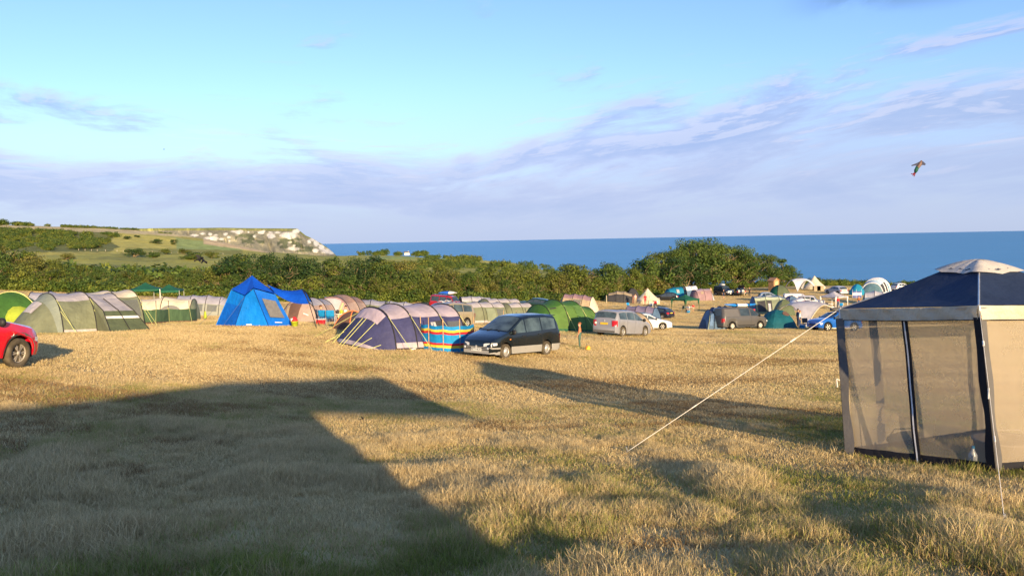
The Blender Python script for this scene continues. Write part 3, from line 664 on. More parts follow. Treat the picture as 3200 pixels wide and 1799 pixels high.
def grass():
    rg = np.random.default_rng(21)
    tall = [source(clump_mesh(k, 44, .16, .175, .0080, 3, .72), 'grass_clump') for k in range(5)]
    short = [source(clump_mesh(20+k, 70, .24, .055, .008, 2, .9), 'grass_clump') for k in range(5)]
    coarse = [source(clump_mesh(40+k, 120, .60, .038, .013, 2, .9), 'grass_clump') for k in range(5)]
    def spread(d0, d1, dens, margin=1.05):
        n = int(dens*.5*(d1*d1-d0*d0)*1.30*margin); d = np.sqrt(rg.uniform(d0*d0, d1*d1, n)); x = rg.uniform(-.66, .66, n)*d*margin
        return x, d
    def tintf(x, y):
        a = np.array([mnoise.noise((p*.35, q*.22, 5.5)) for p, q in zip(x, y)]); b = np.array([mnoise.noise((p*1.6, q*1.1, 1.5)) for p, q in zip(x, y)])
        near = np.clip((10.5-y)/6, 0, 1)*.30 + np.clip((x-1)/4, 0, 1)*np.clip((14-y)/5, 0, 1)*.10 - np.clip((-x-1)/4, 0, 1)*np.clip((y-7)/4, 0, 1)*np.clip((17-y)/4, 0, 1)*.06
        trod = np.exp(-((x-6-.1*(y-14))/2.2)**2-((y-14)/3.0)**2)*.35
        g2 = np.array([mnoise.noise((p*.55, q*.40, 7.7)) for p, q in zip(x, y)])*np.clip((16-y)/6, 0, 1)*.55
        return np.clip(.25+a*.34+b*.26+g2+near+trod+rg.normal(0, .10, len(x)), 0, 1)
    def worn(x, y, t):
        # trodden brown patches and a pair of faint wheel tracks
        a = np.array([mnoise.noise((p*.16, q*.42, 3.3))+.5*mnoise.noise((p*.7, q*1.3, 4.1)) for p, q in zip(x, y)])
        tr = np.minimum(abs(x-(5.5-.42*(y-14))), abs(x-(7.1-.42*(y-14))))
        k = ((a > .30) & (rg.random(len(x)) < .62)) | ((tr < .28) & (y > 13) & (y < 46) & (rg.random(len(x)) < .6))
        return np.where(k, 1.6, t)
    # tussocks close to the viewer: tall pale tufts standing out of shorter green grass
    x, y = spread(3.6, 14.5, 150); h = np.array([mnoise.noise((p*1.05, q*.62, 9.5))+.45*mnoise.noise((p*3.1, q*2.3, 2.5)) for p, q in zip(x, y)])
    keep = h > -.16+np.clip((y-8)/9, 0, 1)*.40; x, y, h = x[keep], y[keep], h[keep]; s = np.clip(.60+h*1.0, .4, 1.45)*np.clip(1.15-(y-7)/16, .5, 1.12)
    k = ~((x > 3.9) & (y > 8.2) & (y < 12.8) & (rg.random(len(x)) < .85)); x, y, h, s = x[k], y[k], h[k], s[k]
    tt = np.clip(tintf(x, y)-np.clip(h, -.2, .6)*.42-.02, 0, 1)
    scatter('tussock_grass', 'long straw-coloured grass tussocks in the foreground', np.c_[x, y, ground_pts(x, y)], s, tall, tints=tt, lean=np.full(len(x), -.10))
    x, y = spread(3.6, 20, 70); s = rg.uniform(.7, 1.35, len(x))
    scatter('short_grass', 'short dry grass of the camping field', np.c_[x, y, ground_pts(x, y)], s, short, tints=worn(x, y, tintf(x, y)))
    x, y = spread(20, 44, 22); s = rg.uniform(.85, 1.5, len(x))*(1+(y-20)/50)
    x2, y2 = spread(44, 120, 3.2); s2 = rg.uniform(.9, 1.6, len(x2))*1.25
    x3, y3 = spread(120, 176, 1.5); s3 = rg.uniform(1.6, 2.4, len(x3)); x2, y2, s2 = np.r_[x2, x3], np.r_[y2, y3], np.r_[s2, s3]
    k = np.array([b < np.interp(1600+FPX*a/b, [0, 1200, 1700, 2200, 2700], [96, 102, 120, 166, 176]) for a, b in zip(x2, y2)]); x2, y2, s2 = x2[k], y2[k], s2[k]
    x, y, s = np.r_[x, x2], np.r_[y, y2], np.r_[s, s2]
    scatter('stubble', 'mown golden grass across the camping field', np.c_[x, y, ground_pts(x, y)], s, coarse, tints=worn(x, y, np.clip(tintf(x, y)-.10, 0, 1)))
def ground_pts(x, y):
    z = ground_z(x, y); r = np.hypot(x, y); m = r < 40
    z[m] += np.array([mnoise.noise((a*.9, b*.9, 3.1))*.028+mnoise.noise((a*.25, b*.25, 8.1))*.035 for a, b in zip(x[m], y[m])])*np.clip((r[m]-1)/4, 0, 1)
    return z-.006
grass()

# ------------------------------------------------------------------ materials for camp and cars
CHALK = (.78, .76, .72)
def paint(name, col, rough=.28, coat=.6): return pbr('paint_'+name, col, rough, .5, var=.04, scale=2.0, coat=coat)
GLASS = pbr('window_glass', (.035, .05, .06), .06, .6, var=.35, scale=1.2)
GLASS_L = pbr('window_glass_light', (.055, .08, .09), .07, .6, var=.5, scale=1.6)
RUBBER = pbr('rubber', (.028, .026, .024), .85, .2, var=.4, scale=9)
RUBBER_D = pbr('rubber_dusty', (.095, .078, .055), .9, .15, var=.35, scale=5)
UNDER = pbr('underbody', (.012, .012, .012), .9, .1)
ALLOY = pbr('alloy', (.55, .54, .52), .35, .5, metal=.35, var=.08)
WHITE_AL = pbr('wheel_white', (.74, .70, .62), .45, .4, var=.06)
BLACKPL = pbr('black_plastic', (.022, .022, .024), .55, .3)
GREYPL = pbr('grey_plastic', (.10, .095, .085), .65, .25)
LAMP_CLEAR = pbr('lamp_clear', (.62, .64, .66), .12, .7, var=.25, scale=14)
LAMP_RED = pbr('lamp_red', (.42, .012, .02), .2, .6, var=.2, scale=14)
LAMP_AMBER = pbr('lamp_amber', (.75, .26, .05), .2, .6)
PLATE_W = pbr('plate_white', (.78, .78, .74), .4, .4); PLATE_Y = pbr('plate_yellow', (.72, .45, .03), .4, .4); INK = pbr('plate_ink', (.015, .015, .015), .5, .3)
SLEEVE = pbr('pole_sleeve', (.028, .028, .032), .7, .2); STEEL = pbr('steel_pole', (.50, .50, .50), .35, .5, metal=.6); WOODPOLE = pbr('wood_pole', (.52, .33, .17), .7, .2, var=.25, scale=8)
ROPE_LIME = pbr('rope_lime', (.62, .62, .22), .7, .2); ROPE_W = pbr('rope_white', (.80, .76, .68), .7, .2)
PVC = see_through('window_pvc', (.16, .17, .16), .62, .25)

# ------------------------------------------------------------------ tents
def arch(hw, h, f, b1=(.90, .52), b2=(.66, 1.02)):
    """half hoop from the ground (f=0) to the crown (f=1)"""
    q = 1-f; P = ((hw, 0), (b1[0]*hw, b1[1]*h), (b2[0]*hw, b2[1]*h), (0, h))
    w = (q**3, 3*q*q*f, 3*q*f*f, f**3)
    return sum(a*p[0] for a, p in zip(w, P)), sum(a*p[1] for a, p in zip(w, P))
class Tunnel:
    """a hooped tent: hoops (s, half width, height, lean); bands split the cloth from the ground up"""
    def __init__(t, name, label, loc, rz, hoops, bands, front=None, back=None, sleeve=SLEEVE, sag=.05, group=None, cat='tent', small=False, sl_r=.027, b1=(.90, .52), b2=(.66, 1.02), level=False):
        t.b = (b1, b2)
        t.o = thing(name, label, cat, loc, rz, group, tilt=None if level else slope(Vector(loc), 2.0)); t.h = hoops; t.sag = sag; t.bands = bands
        nu = 5 if small else 9; nv = 4 if small else 7
        for i in range(len(hoops)-1):
            f0 = 0.0
            for (f1, nm, m) in bands:
                top = f1 >= .999
                sides = (0,) if top else (1, -1)
                for sd in sides:
                    if top:
                        fs = [(1, f0+(1-f0)*k/nv) for k in range(nv+1)]+[(-1, 1-(1-f0)*k/nv) for k in range(1, nv+1)]
                    else: fs = [(sd, f0+(f1-f0)*k/nv) for k in range(nv+1)]
                    MB().grid([[t.S(i, u/nu, s, f) for (s, f) in fs] for u in range(nu+1)]).build(nm, m, t.o, True)
                f0 = f1
        for i, hp in enumerate(hoops):
            pts = [t.S(min(i, len(hoops)-2), 1.0 if i == len(hoops)-1 else 0.0, s, f, .012) for (s, f) in [(1, k/9) for k in range(10)]+[(-1, 1-k/9) for k in range(1, 10)]]
            if sleeve is not None: MB().tube(pts, sl_r, 5).build('pole_sleeve', sleeve, t.o, True)
        for end, spec in ((0, front), (1, back)):
            if spec is None: continue
            t.end(end, **spec)
    def S(t, i, u, side, f, out=0.0):
        a, b = t.h[i], t.h[i+1]; w = math.sin(math.pi*u)*t.sag
        ya, za = arch(a[1]+out, a[2]+out, f, *t.b); yb, zb = arch(b[1]+out, b[2]+out, f, *t.b)
        x = (a[0]+(a[3]*za/a[2] if len(a) > 3 else 0))*(1-u)+(b[0]+(b[3]*zb/b[2] if len(b) > 3 else 0))*u
        k = 1-w*(f**.7)
        return Vector((x, side*(ya*(1-u)+yb*u)*k, (za*(1-u)+zb*u)*k))
    def end(t, which, run=1.0, hw2=None, parts=None, bulge=.06):
        """sloping or flat end wall from the last hoop to the ground; parts = [(v_end, name, material)] from the top down"""
        i = 0 if which == 0 else len(t.h)-2; u = 0.0 if which == 0 else 1.0; hp = t.h[0 if which == 0 else -1]
        dirn = -1 if which == 0 else 1; hw2 = hp[1] if hw2 is None else hw2
        fl = [(1, k/8) for k in range(9)]+[(-1, 1-k/8) for k in range(1, 9)]
        def E(v, s, f):
            p = t.S(i, u, s, f); a = math.cos(f*math.pi/2)*s
            g = Vector((hp[0]+dirn*run*(1-.35*abs(a)**3), a*hw2 if f > 0 else s*hp[1]*.98, 0))
            q = p.lerp(g, v); k = math.sin(v*math.pi)*bulge*p.z; q.x += dirn*k; q.z += k*.3; return q
        v0 = 0.0
        for (v1, nm, m) in parts:
            MB().grid([[E(v0+(v1-v0)*k/6, s, f) for (s, f) in fl] for k in range(7)]).build(nm, m, t.o, True); v0 = v1
        if which == 0 or not hasattr(t, 'E'): t.E = E
    def epatch(t, name, m, g0, g1, v0, v1, out=.035, n=8):
        """a panel lying on the end wall made last; g runs from one foot (-1) over the crown (0) to the other (1)"""
        def p(g, v): return t.E(v, 1 if g >= 0 else -1, 1-abs(g))
        c = p((g0+g1)/2, (v0+v1)/2); e = (p(g1, (v0+v1)/2)-p(g0, (v0+v1)/2)).cross(p((g0+g1)/2, v1)-p((g0+g1)/2, v0)).normalized()
        if e.x*(c.x-t.h[0][0] if abs(c.x-t.h[0][0]) < abs(c.x-t.h[-1][0]) else c.x-t.h[-1][0]) < 0: e = -e
        return MB().grid([[p(g0+(g1-g0)*j/n, v0+(v1-v0)*i/n)+e*out for j in range(n+1)] for i in range(n+1)]).build(name, m, t.o, True)
    def patch(t, name, m, i, side, u0, u1, f0, f1, out=.03, n=6):
        P = [[t.S(i, u0+(u1-u0)*a/n, side, f0+(f1-f0)*b/n, out) for b in range(n+1)] for a in range(n+1)]
        return MB().grid(P).build(name, m, t.o, True)
    def rope(t, i, u, side, f, out, ahead=0.0, m=ROPE_LIME, r=.012):
        p = t.S(i, u, side, f, .03); g = Vector((p.x+ahead, side*(abs(t.h[i][1])+out), -.02))
        return MB().tube([p, g], r, 4).build('guy_rope', m, t.o)
def dome(name, label, loc, rz, a, b, h, mats, group=None, sleeve=SLEEVE, porch=None, cat='tent', pw=2.4, floor_cut=0.0):
    """crossed-pole dome: four cloth sectors between two arched poles"""
    o = thing(name, label, cat, loc, rz, group, tilt=slope(Vector(loc), 1.5))
    def P(th, r, out=0.0):
        c, s = math.cos(th), math.sin(th); k = 1/(abs(c)**pw+abs(s)**pw)**(1/pw)
        z = h*(max(0, 1-r**2.1))**.75; dip = 1-.06*abs(math.cos(2*th))*math.sin(math.pi*min(1, r))
        return Vector((a*c*k*r*dip*(1+out), b*s*k*r*dip*(1+out), z*dip*(1+out)))
    for q in range(4):
        t0 = math.pi/4+q*math.pi/2
        MB().grid([[P(t0+math.pi/2*i/8, j/8) for j in range(9)] for i in range(9)]).build('fly_panel', mats[q % len(mats)], o, True)
    if sleeve is not None:
        for q in range(2):
            t0 = math.pi/4+q*math.pi/2
            MB().tube([P(t0, 1-k/8, .012) for k in range(9)]+[P(t0+math.pi, k/8, .012) for k in range(1, 9)], .03, 5).build('pole_sleeve', sleeve, o, True)
    if porch:                                          # (angle, length, material) : a low porch on one side
        th, ln, m = porch; c, s = math.cos(th), math.sin(th); n = Vector((-s, c, 0)); base = P(th, .99)
        rows = []
        for i in range(7):
            v = i/6; hh = h*.62*(1-v)**.8; w = b*.55*(1-v*.75); ctr = Vector((c, s, 0))*(base.length*.55+v*(base.length*.45+ln))
            rows.append([ctr+n*(w*math.cos(math.pi*k/8))+Vector((0, 0, hh*math.sin(math.pi*k/8))) for k in range(9)])
        MB().grid(rows).build('porch', m, o, True)
    o['_P'] = 0; del o['_P']
    return o, P
def gazebo(name, label, loc, rz, w, eave, peak, roof, leg, val=.22, group=None, legmat=STEEL, valmat=None, legr=.025, shape='straight', skip=()):
    o = thing(name, label, 'gazebo', loc, rz, group, tilt=None); hw = w/2; z0 = gz(loc[0], loc[1])
    cs = [(hw, hw), (-hw, hw), (-hw, -hw), (hw, -hw)]
    for (x, y) in cs:
        wx = loc[0]+math.cos(rz)*x-math.sin(rz)*y; wy = loc[1]+math.sin(rz)*x+math.cos(rz)*y; dz = gz(wx, wy)-loc[2]
        MB().tube([(x*1.02, y*1.02, dz-.03), (x, y, eave)], legr, 6).build('leg', legmat, o)
        if leg is not None: MB().tube([(x*.985, y*.985, eave*.55), (x*.975, y*.975, eave)], [legr*1.4, legr*3.2], 6).build('leg_sleeve', leg, o)
    for k in range(4):
        a, b = Vector((*cs[k], eave)), Vector((*cs[(k+1) % 4], eave)); top = Vector((0, 0, peak)); rows = []
        for i in range(7):
            v = i/6; l, r_ = a.lerp(top, v), b.lerp(top, v); row = []
            for j in range(7):
                p = l.lerp(r_, j/6); p.z -= .10*math.sin(math.pi*v)*(1-.4*math.sin(math.pi*j/6)); row.append(p)
            rows.append(row)
        MB().grid(rows).build('roof_panel', roof, o, True)
        vr = [[a.lerp(b, j/8)+Vector((0, 0, -val*i - .02*math.sin(j*1.9+k)*i))*1.0 + (a+b).normalized()*.012 for j in range(9)] for i in (0, 1)]
        MB().grid(vr).build('valance', valmat or roof, o, True, solid=.008)
    return o
def windbreak(name, label, pts, h, stripes, pole, polez=.35, group=None, lean=.0):
    """cloth strip on poles: pts are ground points; stripes = [(z_end fraction, material)] from the ground up"""
    base = pts[0]; o = thing(name, label, 'windbreak', base, 0, group)
    L = [p-base for p in pts]
    for i, p in enumerate(L):
        MB().tube([p+Vector((0, 0, -.05)), p+Vector((lean, 0, h+polez))], .02, 6).build('pole', pole, o)
    for i in range(len(L)-1):
        z0 = 0.02
        nrm = Vector((0, 0, 1)).cross(L[i+1]-L[i]).normalized()
        for (f1, m) in stripes:
            rows = [[L[i].lerp(L[i+1], k/8)+nrm*(-.07*math.sin(math.pi*k/8)+.02*math.sin(k*2.1+j))+Vector((lean*(z0+(f1*h-z0)*j/2)/h, 0, z0+(f1*h-z0)*j/2-.05*math.sin(math.pi*k/8)*(z0+(f1*h-z0)*j/2)/h)) for k in range(9)] for j in range(3)]
            MB().grid(rows).build('cloth_stripe', m, o, True); z0 = f1*h
    return o

# ------------------------------------------------------------------ cars
SPEC = {
 'carrier': dict(L=4.75, W=1.70, top=[(0,.60),(.06,.74),(.30,.88),(.55,.97),(.98,1.10),(2.02,1.70),(2.6,1.78),(3.7,1.79),(4.35,1.72),(4.62,1.25),(4.72,.95),(4.75,.70)], belt=[(0,.58),(.4,.84),(.98,1.0),(2.2,1.03),(4.5,1.14),(4.75,.7)], wx=(.90,3.70), r=.315, cowl=(.98,2.02), rear=(4.38,4.60), panes=[1.28,2.18,3.28,4.32], sill=.20),
 'mpv': dict(L=4.40, W=1.79, top=[(0,.58),(.05,.76),(.35,.90),(.95,1.05),(1.92,1.57),(2.4,1.65),(3.5,1.64),(4.1,1.57),(4.32,1.08),(4.38,.85),(4.4,.6)], belt=[(0,.56),(.95,.97),(2.0,1.0),(4.2,1.06),(4.4,.6)], wx=(.86,3.54), r=.325, cowl=(.95,1.92), rear=(4.12,4.31), panes=[1.18,2.20,3.12,4.02], sill=.19),
 'van': dict(L=4.89, W=1.90, top=[(0,.62),(.05,.85),(.42,1.10),(.80,1.20),(1.62,1.85),(2.1,1.93),(3.0,1.95),(4.6,1.93),(4.80,1.84),(4.87,1.1),(4.89,.5)], belt=[(0,.60),(.8,1.10),(2.0,1.15),(4.7,1.15),(4.89,.5)], wx=(.92,3.92), r=.33, cowl=(.80,1.62), rear=(4.80,4.87), panes=[1.05,1.95], sill=.22),
 'suv': dict(L=4.35, W=1.80, top=[(0,.62),(.05,.84),(.25,.95),(.75,1.04),(1.20,1.10),(1.98,1.56),(2.5,1.62),(3.5,1.59),(4.0,1.48),(4.25,1.10),(4.33,.85),(4.35,.65)], belt=[(0,.60),(1.2,1.02),(4.1,1.10),(4.35,.65)], wx=(.86,3.48), r=.36, cowl=(1.20,1.98), rear=(4.02,4.24), panes=[1.40,2.25,3.10,3.85], sill=.26),
 'hatch': dict(L=4.15, W=1.74, top=[(0,.52),(.05,.66),(.30,.78),(.85,.90),(1.10,.95),(1.95,1.39),(2.4,1.46),(3.2,1.43),(3.7,1.28),(4.02,.95),(4.12,.75),(4.15,.55)], belt=[(0,.50),(1.1,.88),(3.8,.95),(4.15,.55)], wx=(.82,3.38), r=.305, cowl=(1.10,1.95), rear=(3.62,4.0), panes=[1.32,2.15,2.95,3.55], sill=.17),
 'offroad': dict(L=4.6, W=1.85, top=[(0,.70),(.05,1.0),(.3,1.08),(1.15,1.14),(1.35,1.16),(1.85,1.78),(2.3,1.86),(4.2,1.86),(4.48,1.78),(4.56,1.15),(4.6,.6)], belt=[(0,.66),(1.35,1.10),(4.4,1.15),(4.6,.6)], wx=(.92,3.55), r=.38, cowl=(1.35,1.85), rear=(4.46,4.56), panes=[1.60,2.40,3.30,4.35], sill=.32),
}
SPEC['crossover'] = dict(SPEC['suv'], wx=(.72, 3.36), top=[(0,.66),(.05,.88),(.22,1.0),(.75,1.09),(1.20,1.15),(1.98,1.58),(2.5,1.64),(3.5,1.61),(4.0,1.50),(4.25,1.12),(4.33,.85),(4.35,.65)])
def _ip(x, P): return float(np.interp(x, [p[0] for p in P], [p[1] for p in P]))
class Car:
    def __init__(c, name, label, kind, loc, rz, body, cat='car', rim=('spoke', 6), rimmat=ALLOY, glass=GLASS, tyre=RUBBER, skirt=None, group=None, detail=1, plate=None, rearplate=None, H=1.0, Ls=1.0, solid_panes=(), trim=None, lights=True):
        s = SPEC[kind]; c.s = s; c.L, c.W, c.HS, c.LS = s['L']*Ls, s['W'], H, Ls
        c.o = thing(name, label, cat, loc, rz, group, tilt=slope(Vector(loc), 1.6)); c.glass = glass
        xs = sorted(set([0, .02, .06, .12, .2, .3] + [s['L']-v for v in (0, .02, .06, .12, .2, .3)] + list(np.linspace(.3, s['L']-.3, 26)) + [w+s['r']*1.2*math.cos(a) for w in s['wx'] for a in np.linspace(0, math.pi, 11)] + [p[0] for p in s['top']]))
        rows = [c.sec(x) for x in xs]; n = len(rows[0]); mb = MB()
        full = [[c.tr(x, y, z) for (y, z) in r]+[c.tr(x, -y, z) for (y, z) in reversed(r[:-1])] for x, r in zip(xs, rows)]
        mb.grid(full); k = len(full[0])
        mb.f.append(tuple(range(k))[::-1]); mb.f.append(tuple(range((len(xs)-1)*k, len(xs)*k))); mb.mi += [0, 0]
        b = mb.build('body', body, c.o, True)
        md = b.modifiers.new('edge', 'EDGE_SPLIT'); md.split_angle = R(38)
        lo = s['r']*.55
        MB().box(c.tr(s['L']/2, 0, .36*H+.06)[:], ((s['L']-.35)*Ls, s['W']-.30, .34)).build('underbody', UNDER, c.o)
        # glass
        P = s['panes']
        for sd in (1, -1):
            for i in range(len(P)-1):
                if i in solid_panes: continue
                c.pane(P[i]+.03, P[i+1]-.03, sd)
            if kind in ('carrier', 'mpv', 'suv', 'van'): c.pane(P[0]-.22, P[0]-.02, sd)
        c.screen('windscreen', s['cowl'][0]+.07, s['cowl'][1]-.04); c.screen('rear_window', s['rear'][1]-.01, s['rear'][0]+.02)
        # wheels
        for xw in s['wx']:
            for sd in (1, -1): c.wheel(xw, sd, rim, rimmat, tyre)
        if skirt is not None:
            for sd in (1, -1):
                runs = [[]]
                for x in xs:
                    if c.zb(x) < .46: runs[-1].append(x)
                    elif runs[-1]: runs.append([])
                for st in runs:
                    if len(st) > 1: MB().grid([[c.sf(x, max(c.zb(x), .2)+.003, sd), c.sf(x, .50, sd)] for x in st]).build('side_skirt', skirt, c.o, True)
        if trim is not None:                                    # dark wheel-arch cladding
            for xw in s['wx']:
                for sd in (1, -1):
                    rr = s['r']*1.2; pts = [(xw+q*math.cos(a), s['r']+q*math.sin(a)) for q in (rr, rr+.07) for a in np.linspace(-.15, math.pi+.15, 13)]
                    mbk = MB(); mbk.grid([[c.sf(x, max(z, .24), sd, .012) for (x, z) in pts[:13]], [c.sf(x, max(z, .24), sd, .012) for (x, z) in pts[13:]]]); mbk.build('wheel_arch', trim, c.o, True)
        if lights: c.lights(kind)
        if detail:
            for i, x in enumerate(P[1:]):
                for sd in (1, -1):
                    zt = _ip(x, s['belt'])
                    MB().grid([[c.sf(x+dx, z, sd, .003) for z in np.linspace(max(c.zb(x)+.02, .24), zt, 6)] for dx in (-.006, .006)]).build('door_seam', BLACKPL, c.o)
            for i in range(min(2, len(P)-1)):
                for sd in (1, -1):
                    x = P[i+1]-.16; p = c.sf(x, _ip(x, s['belt'])-.12, sd, .02); MB().box(p, (.17, .03, .035)).build('door_handle', body if detail == 1 else BLACKPL, c.o)
            for sd in (1, -1):
                x = P[0]+.02; p = c.sf(x, _ip(x, s['belt'])+.08, sd, .09)
                e = MB(); e.lathe([(0, -.06), (.07, -.055), (.105, -.02), (.11, .03), (0, .035)], 10, 'X', p); e.build('door_mirror', BLACKPL, c.o, True)
        fr = MB(); fr.grid([[c.tr(-.012, y*c.hw(0)*.62, z) for z in (s['top'][0][1]-.17, s['top'][0][1]-.06)] for y in np.linspace(-1, 1, 7)]); fr.build('grille', BLACKPL, c.o)
        for (t, x, mt) in ((plate, -.03, PLATE_W), (rearplate, s['L']+.02, PLATE_Y)):
            if t is None: continue
            z = .40 if x < 0 else .78; pl = MB().box(c.tr(x, 0, z), (.02, .54, .125)).build('number_plate', mt, c.o)
            if t: plate_text(t, pl, c.tr(x, 0, z), 1 if x < 0 else -1)
    def tr(c, x, y, z): return Vector((c.L/2-x*c.LS, y, z*c.HS))
    def hw(c, x):
        L = c.s['L']; e = min(x/.5, 1); f = min((L-x)/.35, 1); return c.s['W']/2*(.80+.20*math.sqrt(max(0, 1-(1-e)**2)))*(.88+.12*math.sqrt(max(0, 1-(1-f)**2)))
    def zb(c, x):
        s = c.s; z = s['sill']+(.04 if x < .3 or x > s['L']-.3 else 0)
        for w in s['wx']:
            ra = s['r']*1.2; dx = abs(x-w)
            if dx < ra: z = max(z, s['r']+math.sqrt(ra*ra-dx*dx))
        return z
    def sec(c, x):
        s = c.s; zt = _ip(x, s['top']); zl = min(_ip(x, s['belt']), zt-.04); zb = min(c.zb(x), zl-.05); w = c.hw(x); hf = zt-zl; wr = w*.97-.27*hf-.02
        return [(w*.95, zb), (w*.99, zb+.3*(zl-zb)), (w, zb+.65*(zl-zb)), (w*.985, zl), (wr+.035, zt-.085*min(1, hf/.4+.1)), (wr-.05, zt-.022*min(1, hf/.3+.3)), (wr*.5, zt+.004), (0, zt+.014)]
    def sf(c, x, z, sd, out=.006):
        r = c.sec(x); zz = [p[1] for p in r]; z = min(max(z, zz[0]), zz[4]); y = float(np.interp(z, zz[:6], [p[0] for p in r[:6]])); return c.tr(x, sd*(y+out), z)
    def pane(c, x0, x1, sd, name='side_window', m=None):
        n = 7; rows = []
        for i in range(n):
            x = x0+(x1-x0)*i/(n-1); zl = _ip(x, c.s['belt'])+.035; zt = _ip(x, c.s['top'])-.135; zt = max(zt, zl+.01)
            rows.append([c.sf(x, zl+(zt-zl)*j/4, sd, .010) for j in range(5)])
        return MB().grid(rows).build(name, m or c.glass, c.o, True)
    def screen(c, name, x0, x1):
        rows = []
        for i in range(6):
            x = x0+(x1-x0)*i/5; r = c.sec(x); w = r[4][0]*.93; zt = _ip(x, c.s['top'])
            yy = [p[0] for p in r[::-1][:5]]; zz = [p[1] for p in r[::-1][:5]]
            sgn = -1 if name == 'windscreen' else 1
            rows.append([c.tr(x+sgn*.010, y*w, float(np.interp(abs(y*w), yy, zz))+.012) for y in np.linspace(-1, 1, 9)])
        return MB().grid(rows).build(name, c.glass, c.o, True)
    def wheel(c, xw, sd, rim, rimmat, tyre):
        r = c.s['r']; p = c.tr(xw, sd*(c.s['W']/2-.115), r); tw = .105
        t = MB(); t.lathe([(r*.62, -tw), (r*.93, -tw), (r, -tw*.6), (r, tw*.6), (r*.93, tw), (r*.66, tw), (r*.60, tw*.6)], 22, 'Y', (0, 0, 0))
        t.lathe([(0.001, tw*.2), (r*.62, tw*.2)], 22, 'Y'); w = t.build('wheel', [tyre], c.o, True); w.location = p
        if sd < 0: w.rotation_euler = (0, 0, math.pi)
        k, n = rim; m = MB(); y = tw*.55
        m.lathe([(r*.645, y-.03), (r*.655, y+.008), (r*.60, y+.012), (r*.585, y-.02)], 22, 'Y'); m.lathe([(.001, y+.03), (r*.13, y+.028), (r*.15, y)], 12, 'Y')
        wd = {'spoke': .20, 'twin': .09, 'cap': .42, 'steel': .55}[k]
        for i in range(n):
            for q in ((0,) if k != 'twin' else (-.16, .16)):
                a = 2*math.pi*i/n; d0 = a; d1 = a+q
                v = []
                for rr, ww, dd in ((r*.10, wd*.55*1.5, d0), (r*.60, wd*(.9 if k != 'cap' else 1.0), d1)):
                    for sg in (-1, 1):
                        an = dd+sg*ww*math.pi/n*(.9 if k in ('cap', 'steel') else 1.6); v.append((rr*math.cos(an), y+(.02 if rr < r*.3 else .004), rr*math.sin(an)))
                m.add(v, [(0, 1, 3, 2)]); m.add([(a_, b_-.02, c_) for a_, b_, c_ in v], [(2, 3, 1, 0)])
        if k == 'cap': m.lathe([(.001, y+.034), (r*.34, y+.030), (r*.37, y)], 16, 'Y')
        if k == 'steel': m.lathe([(.001, y+.05), (r*.17, y+.045), (r*.19, y)], 12, 'Y', mi=0)
        m.build('rim', rimmat, w, True)
    def lights(c, kind):
        s = c.s; zf = s['top'][0][1]+(.06 if kind != 'van' else .12)
        for sd in (1, -1):
            v = [[], []]
            for k, (x, f) in enumerate(((-.012, .55), (.0, .72), (.02, .86), (.07, .95), (.16, .99), (.30, 1.0))):
                z0, z1 = zf-.13+k*.012, zf+(-.02 if k == 0 else 0)+k*.006-.0
                xx = max(x, 0.0); y = sd*(c.hw(xx)*f+.012)
                v[0].append(c.tr(x-.006, y, z0)); v[1].append(c.tr(x-.004, y, z1))
            MB().grid(v).build('headlight', LAMP_CLEAR, c.o)
            L = s['L']; tall = kind in ('mpv', 'van', 'offroad'); z0, z1 = (.62, .98) if tall else (.66, .86)
            if kind == 'carrier': z0, z1 = .62, .92
            a = [[], []]
            for x, f in ((L+.008, .70), (L+.008, .86), (L-.03, .97), (L-.16, 1.0)):
                xx = min(x, L-.001); y = sd*(c.hw(xx)*f+.012)
                a[0].append(c.tr(x, y, z0)); a[1].append(c.tr(x, y, z1))
            MB().grid(a).build('tail_light', LAMP_RED, c.o)
    def add(c, mb, name, m, smooth=False): return mb.build(name, m, c.o, smooth)
    def bars(c, x0=1.9, x1=3.6):
        zt = _ip((x0+x1)/2, c.s['top'])
        for x in (x0, x1): MB().box(c.tr(x, 0, zt+.05), (.05, c.s['W']*.72, .03)).build('roof_bar', BLACKPL, c.o)
def text_mesh(t, size, m, extrude=.004):
    cu = bpy.data.curves.new('lettering', 'FONT'); cu.body = t; cu.size = size; cu.extrude = extrude; cu.align_x = 'CENTER'; cu.align_y = 'CENTER'
    o = bpy.data.objects.new('lettering', cu); C.objects.link(o); dg = bpy.context.evaluated_depsgraph_get()
    me = bpy.data.meshes.new_from_object(o.evaluated_get(dg)); bpy.data.objects.remove(o); me.materials.clear(); me.materials.append(m); return me
def plate_text(t, plate, p, sgn):
    o = bpy.data.objects.new('lettering', text_mesh(t, .115, INK)); C.objects.link(o); o.parent = plate
    # reads from outside the bumper
    o.matrix_local = Matrix.Translation(p+Vector((sgn*.0125, 0, 0))) @ Matrix(((0, 0, sgn), (sgn, 0, 0), (0, 1, 0))).to_4x4()

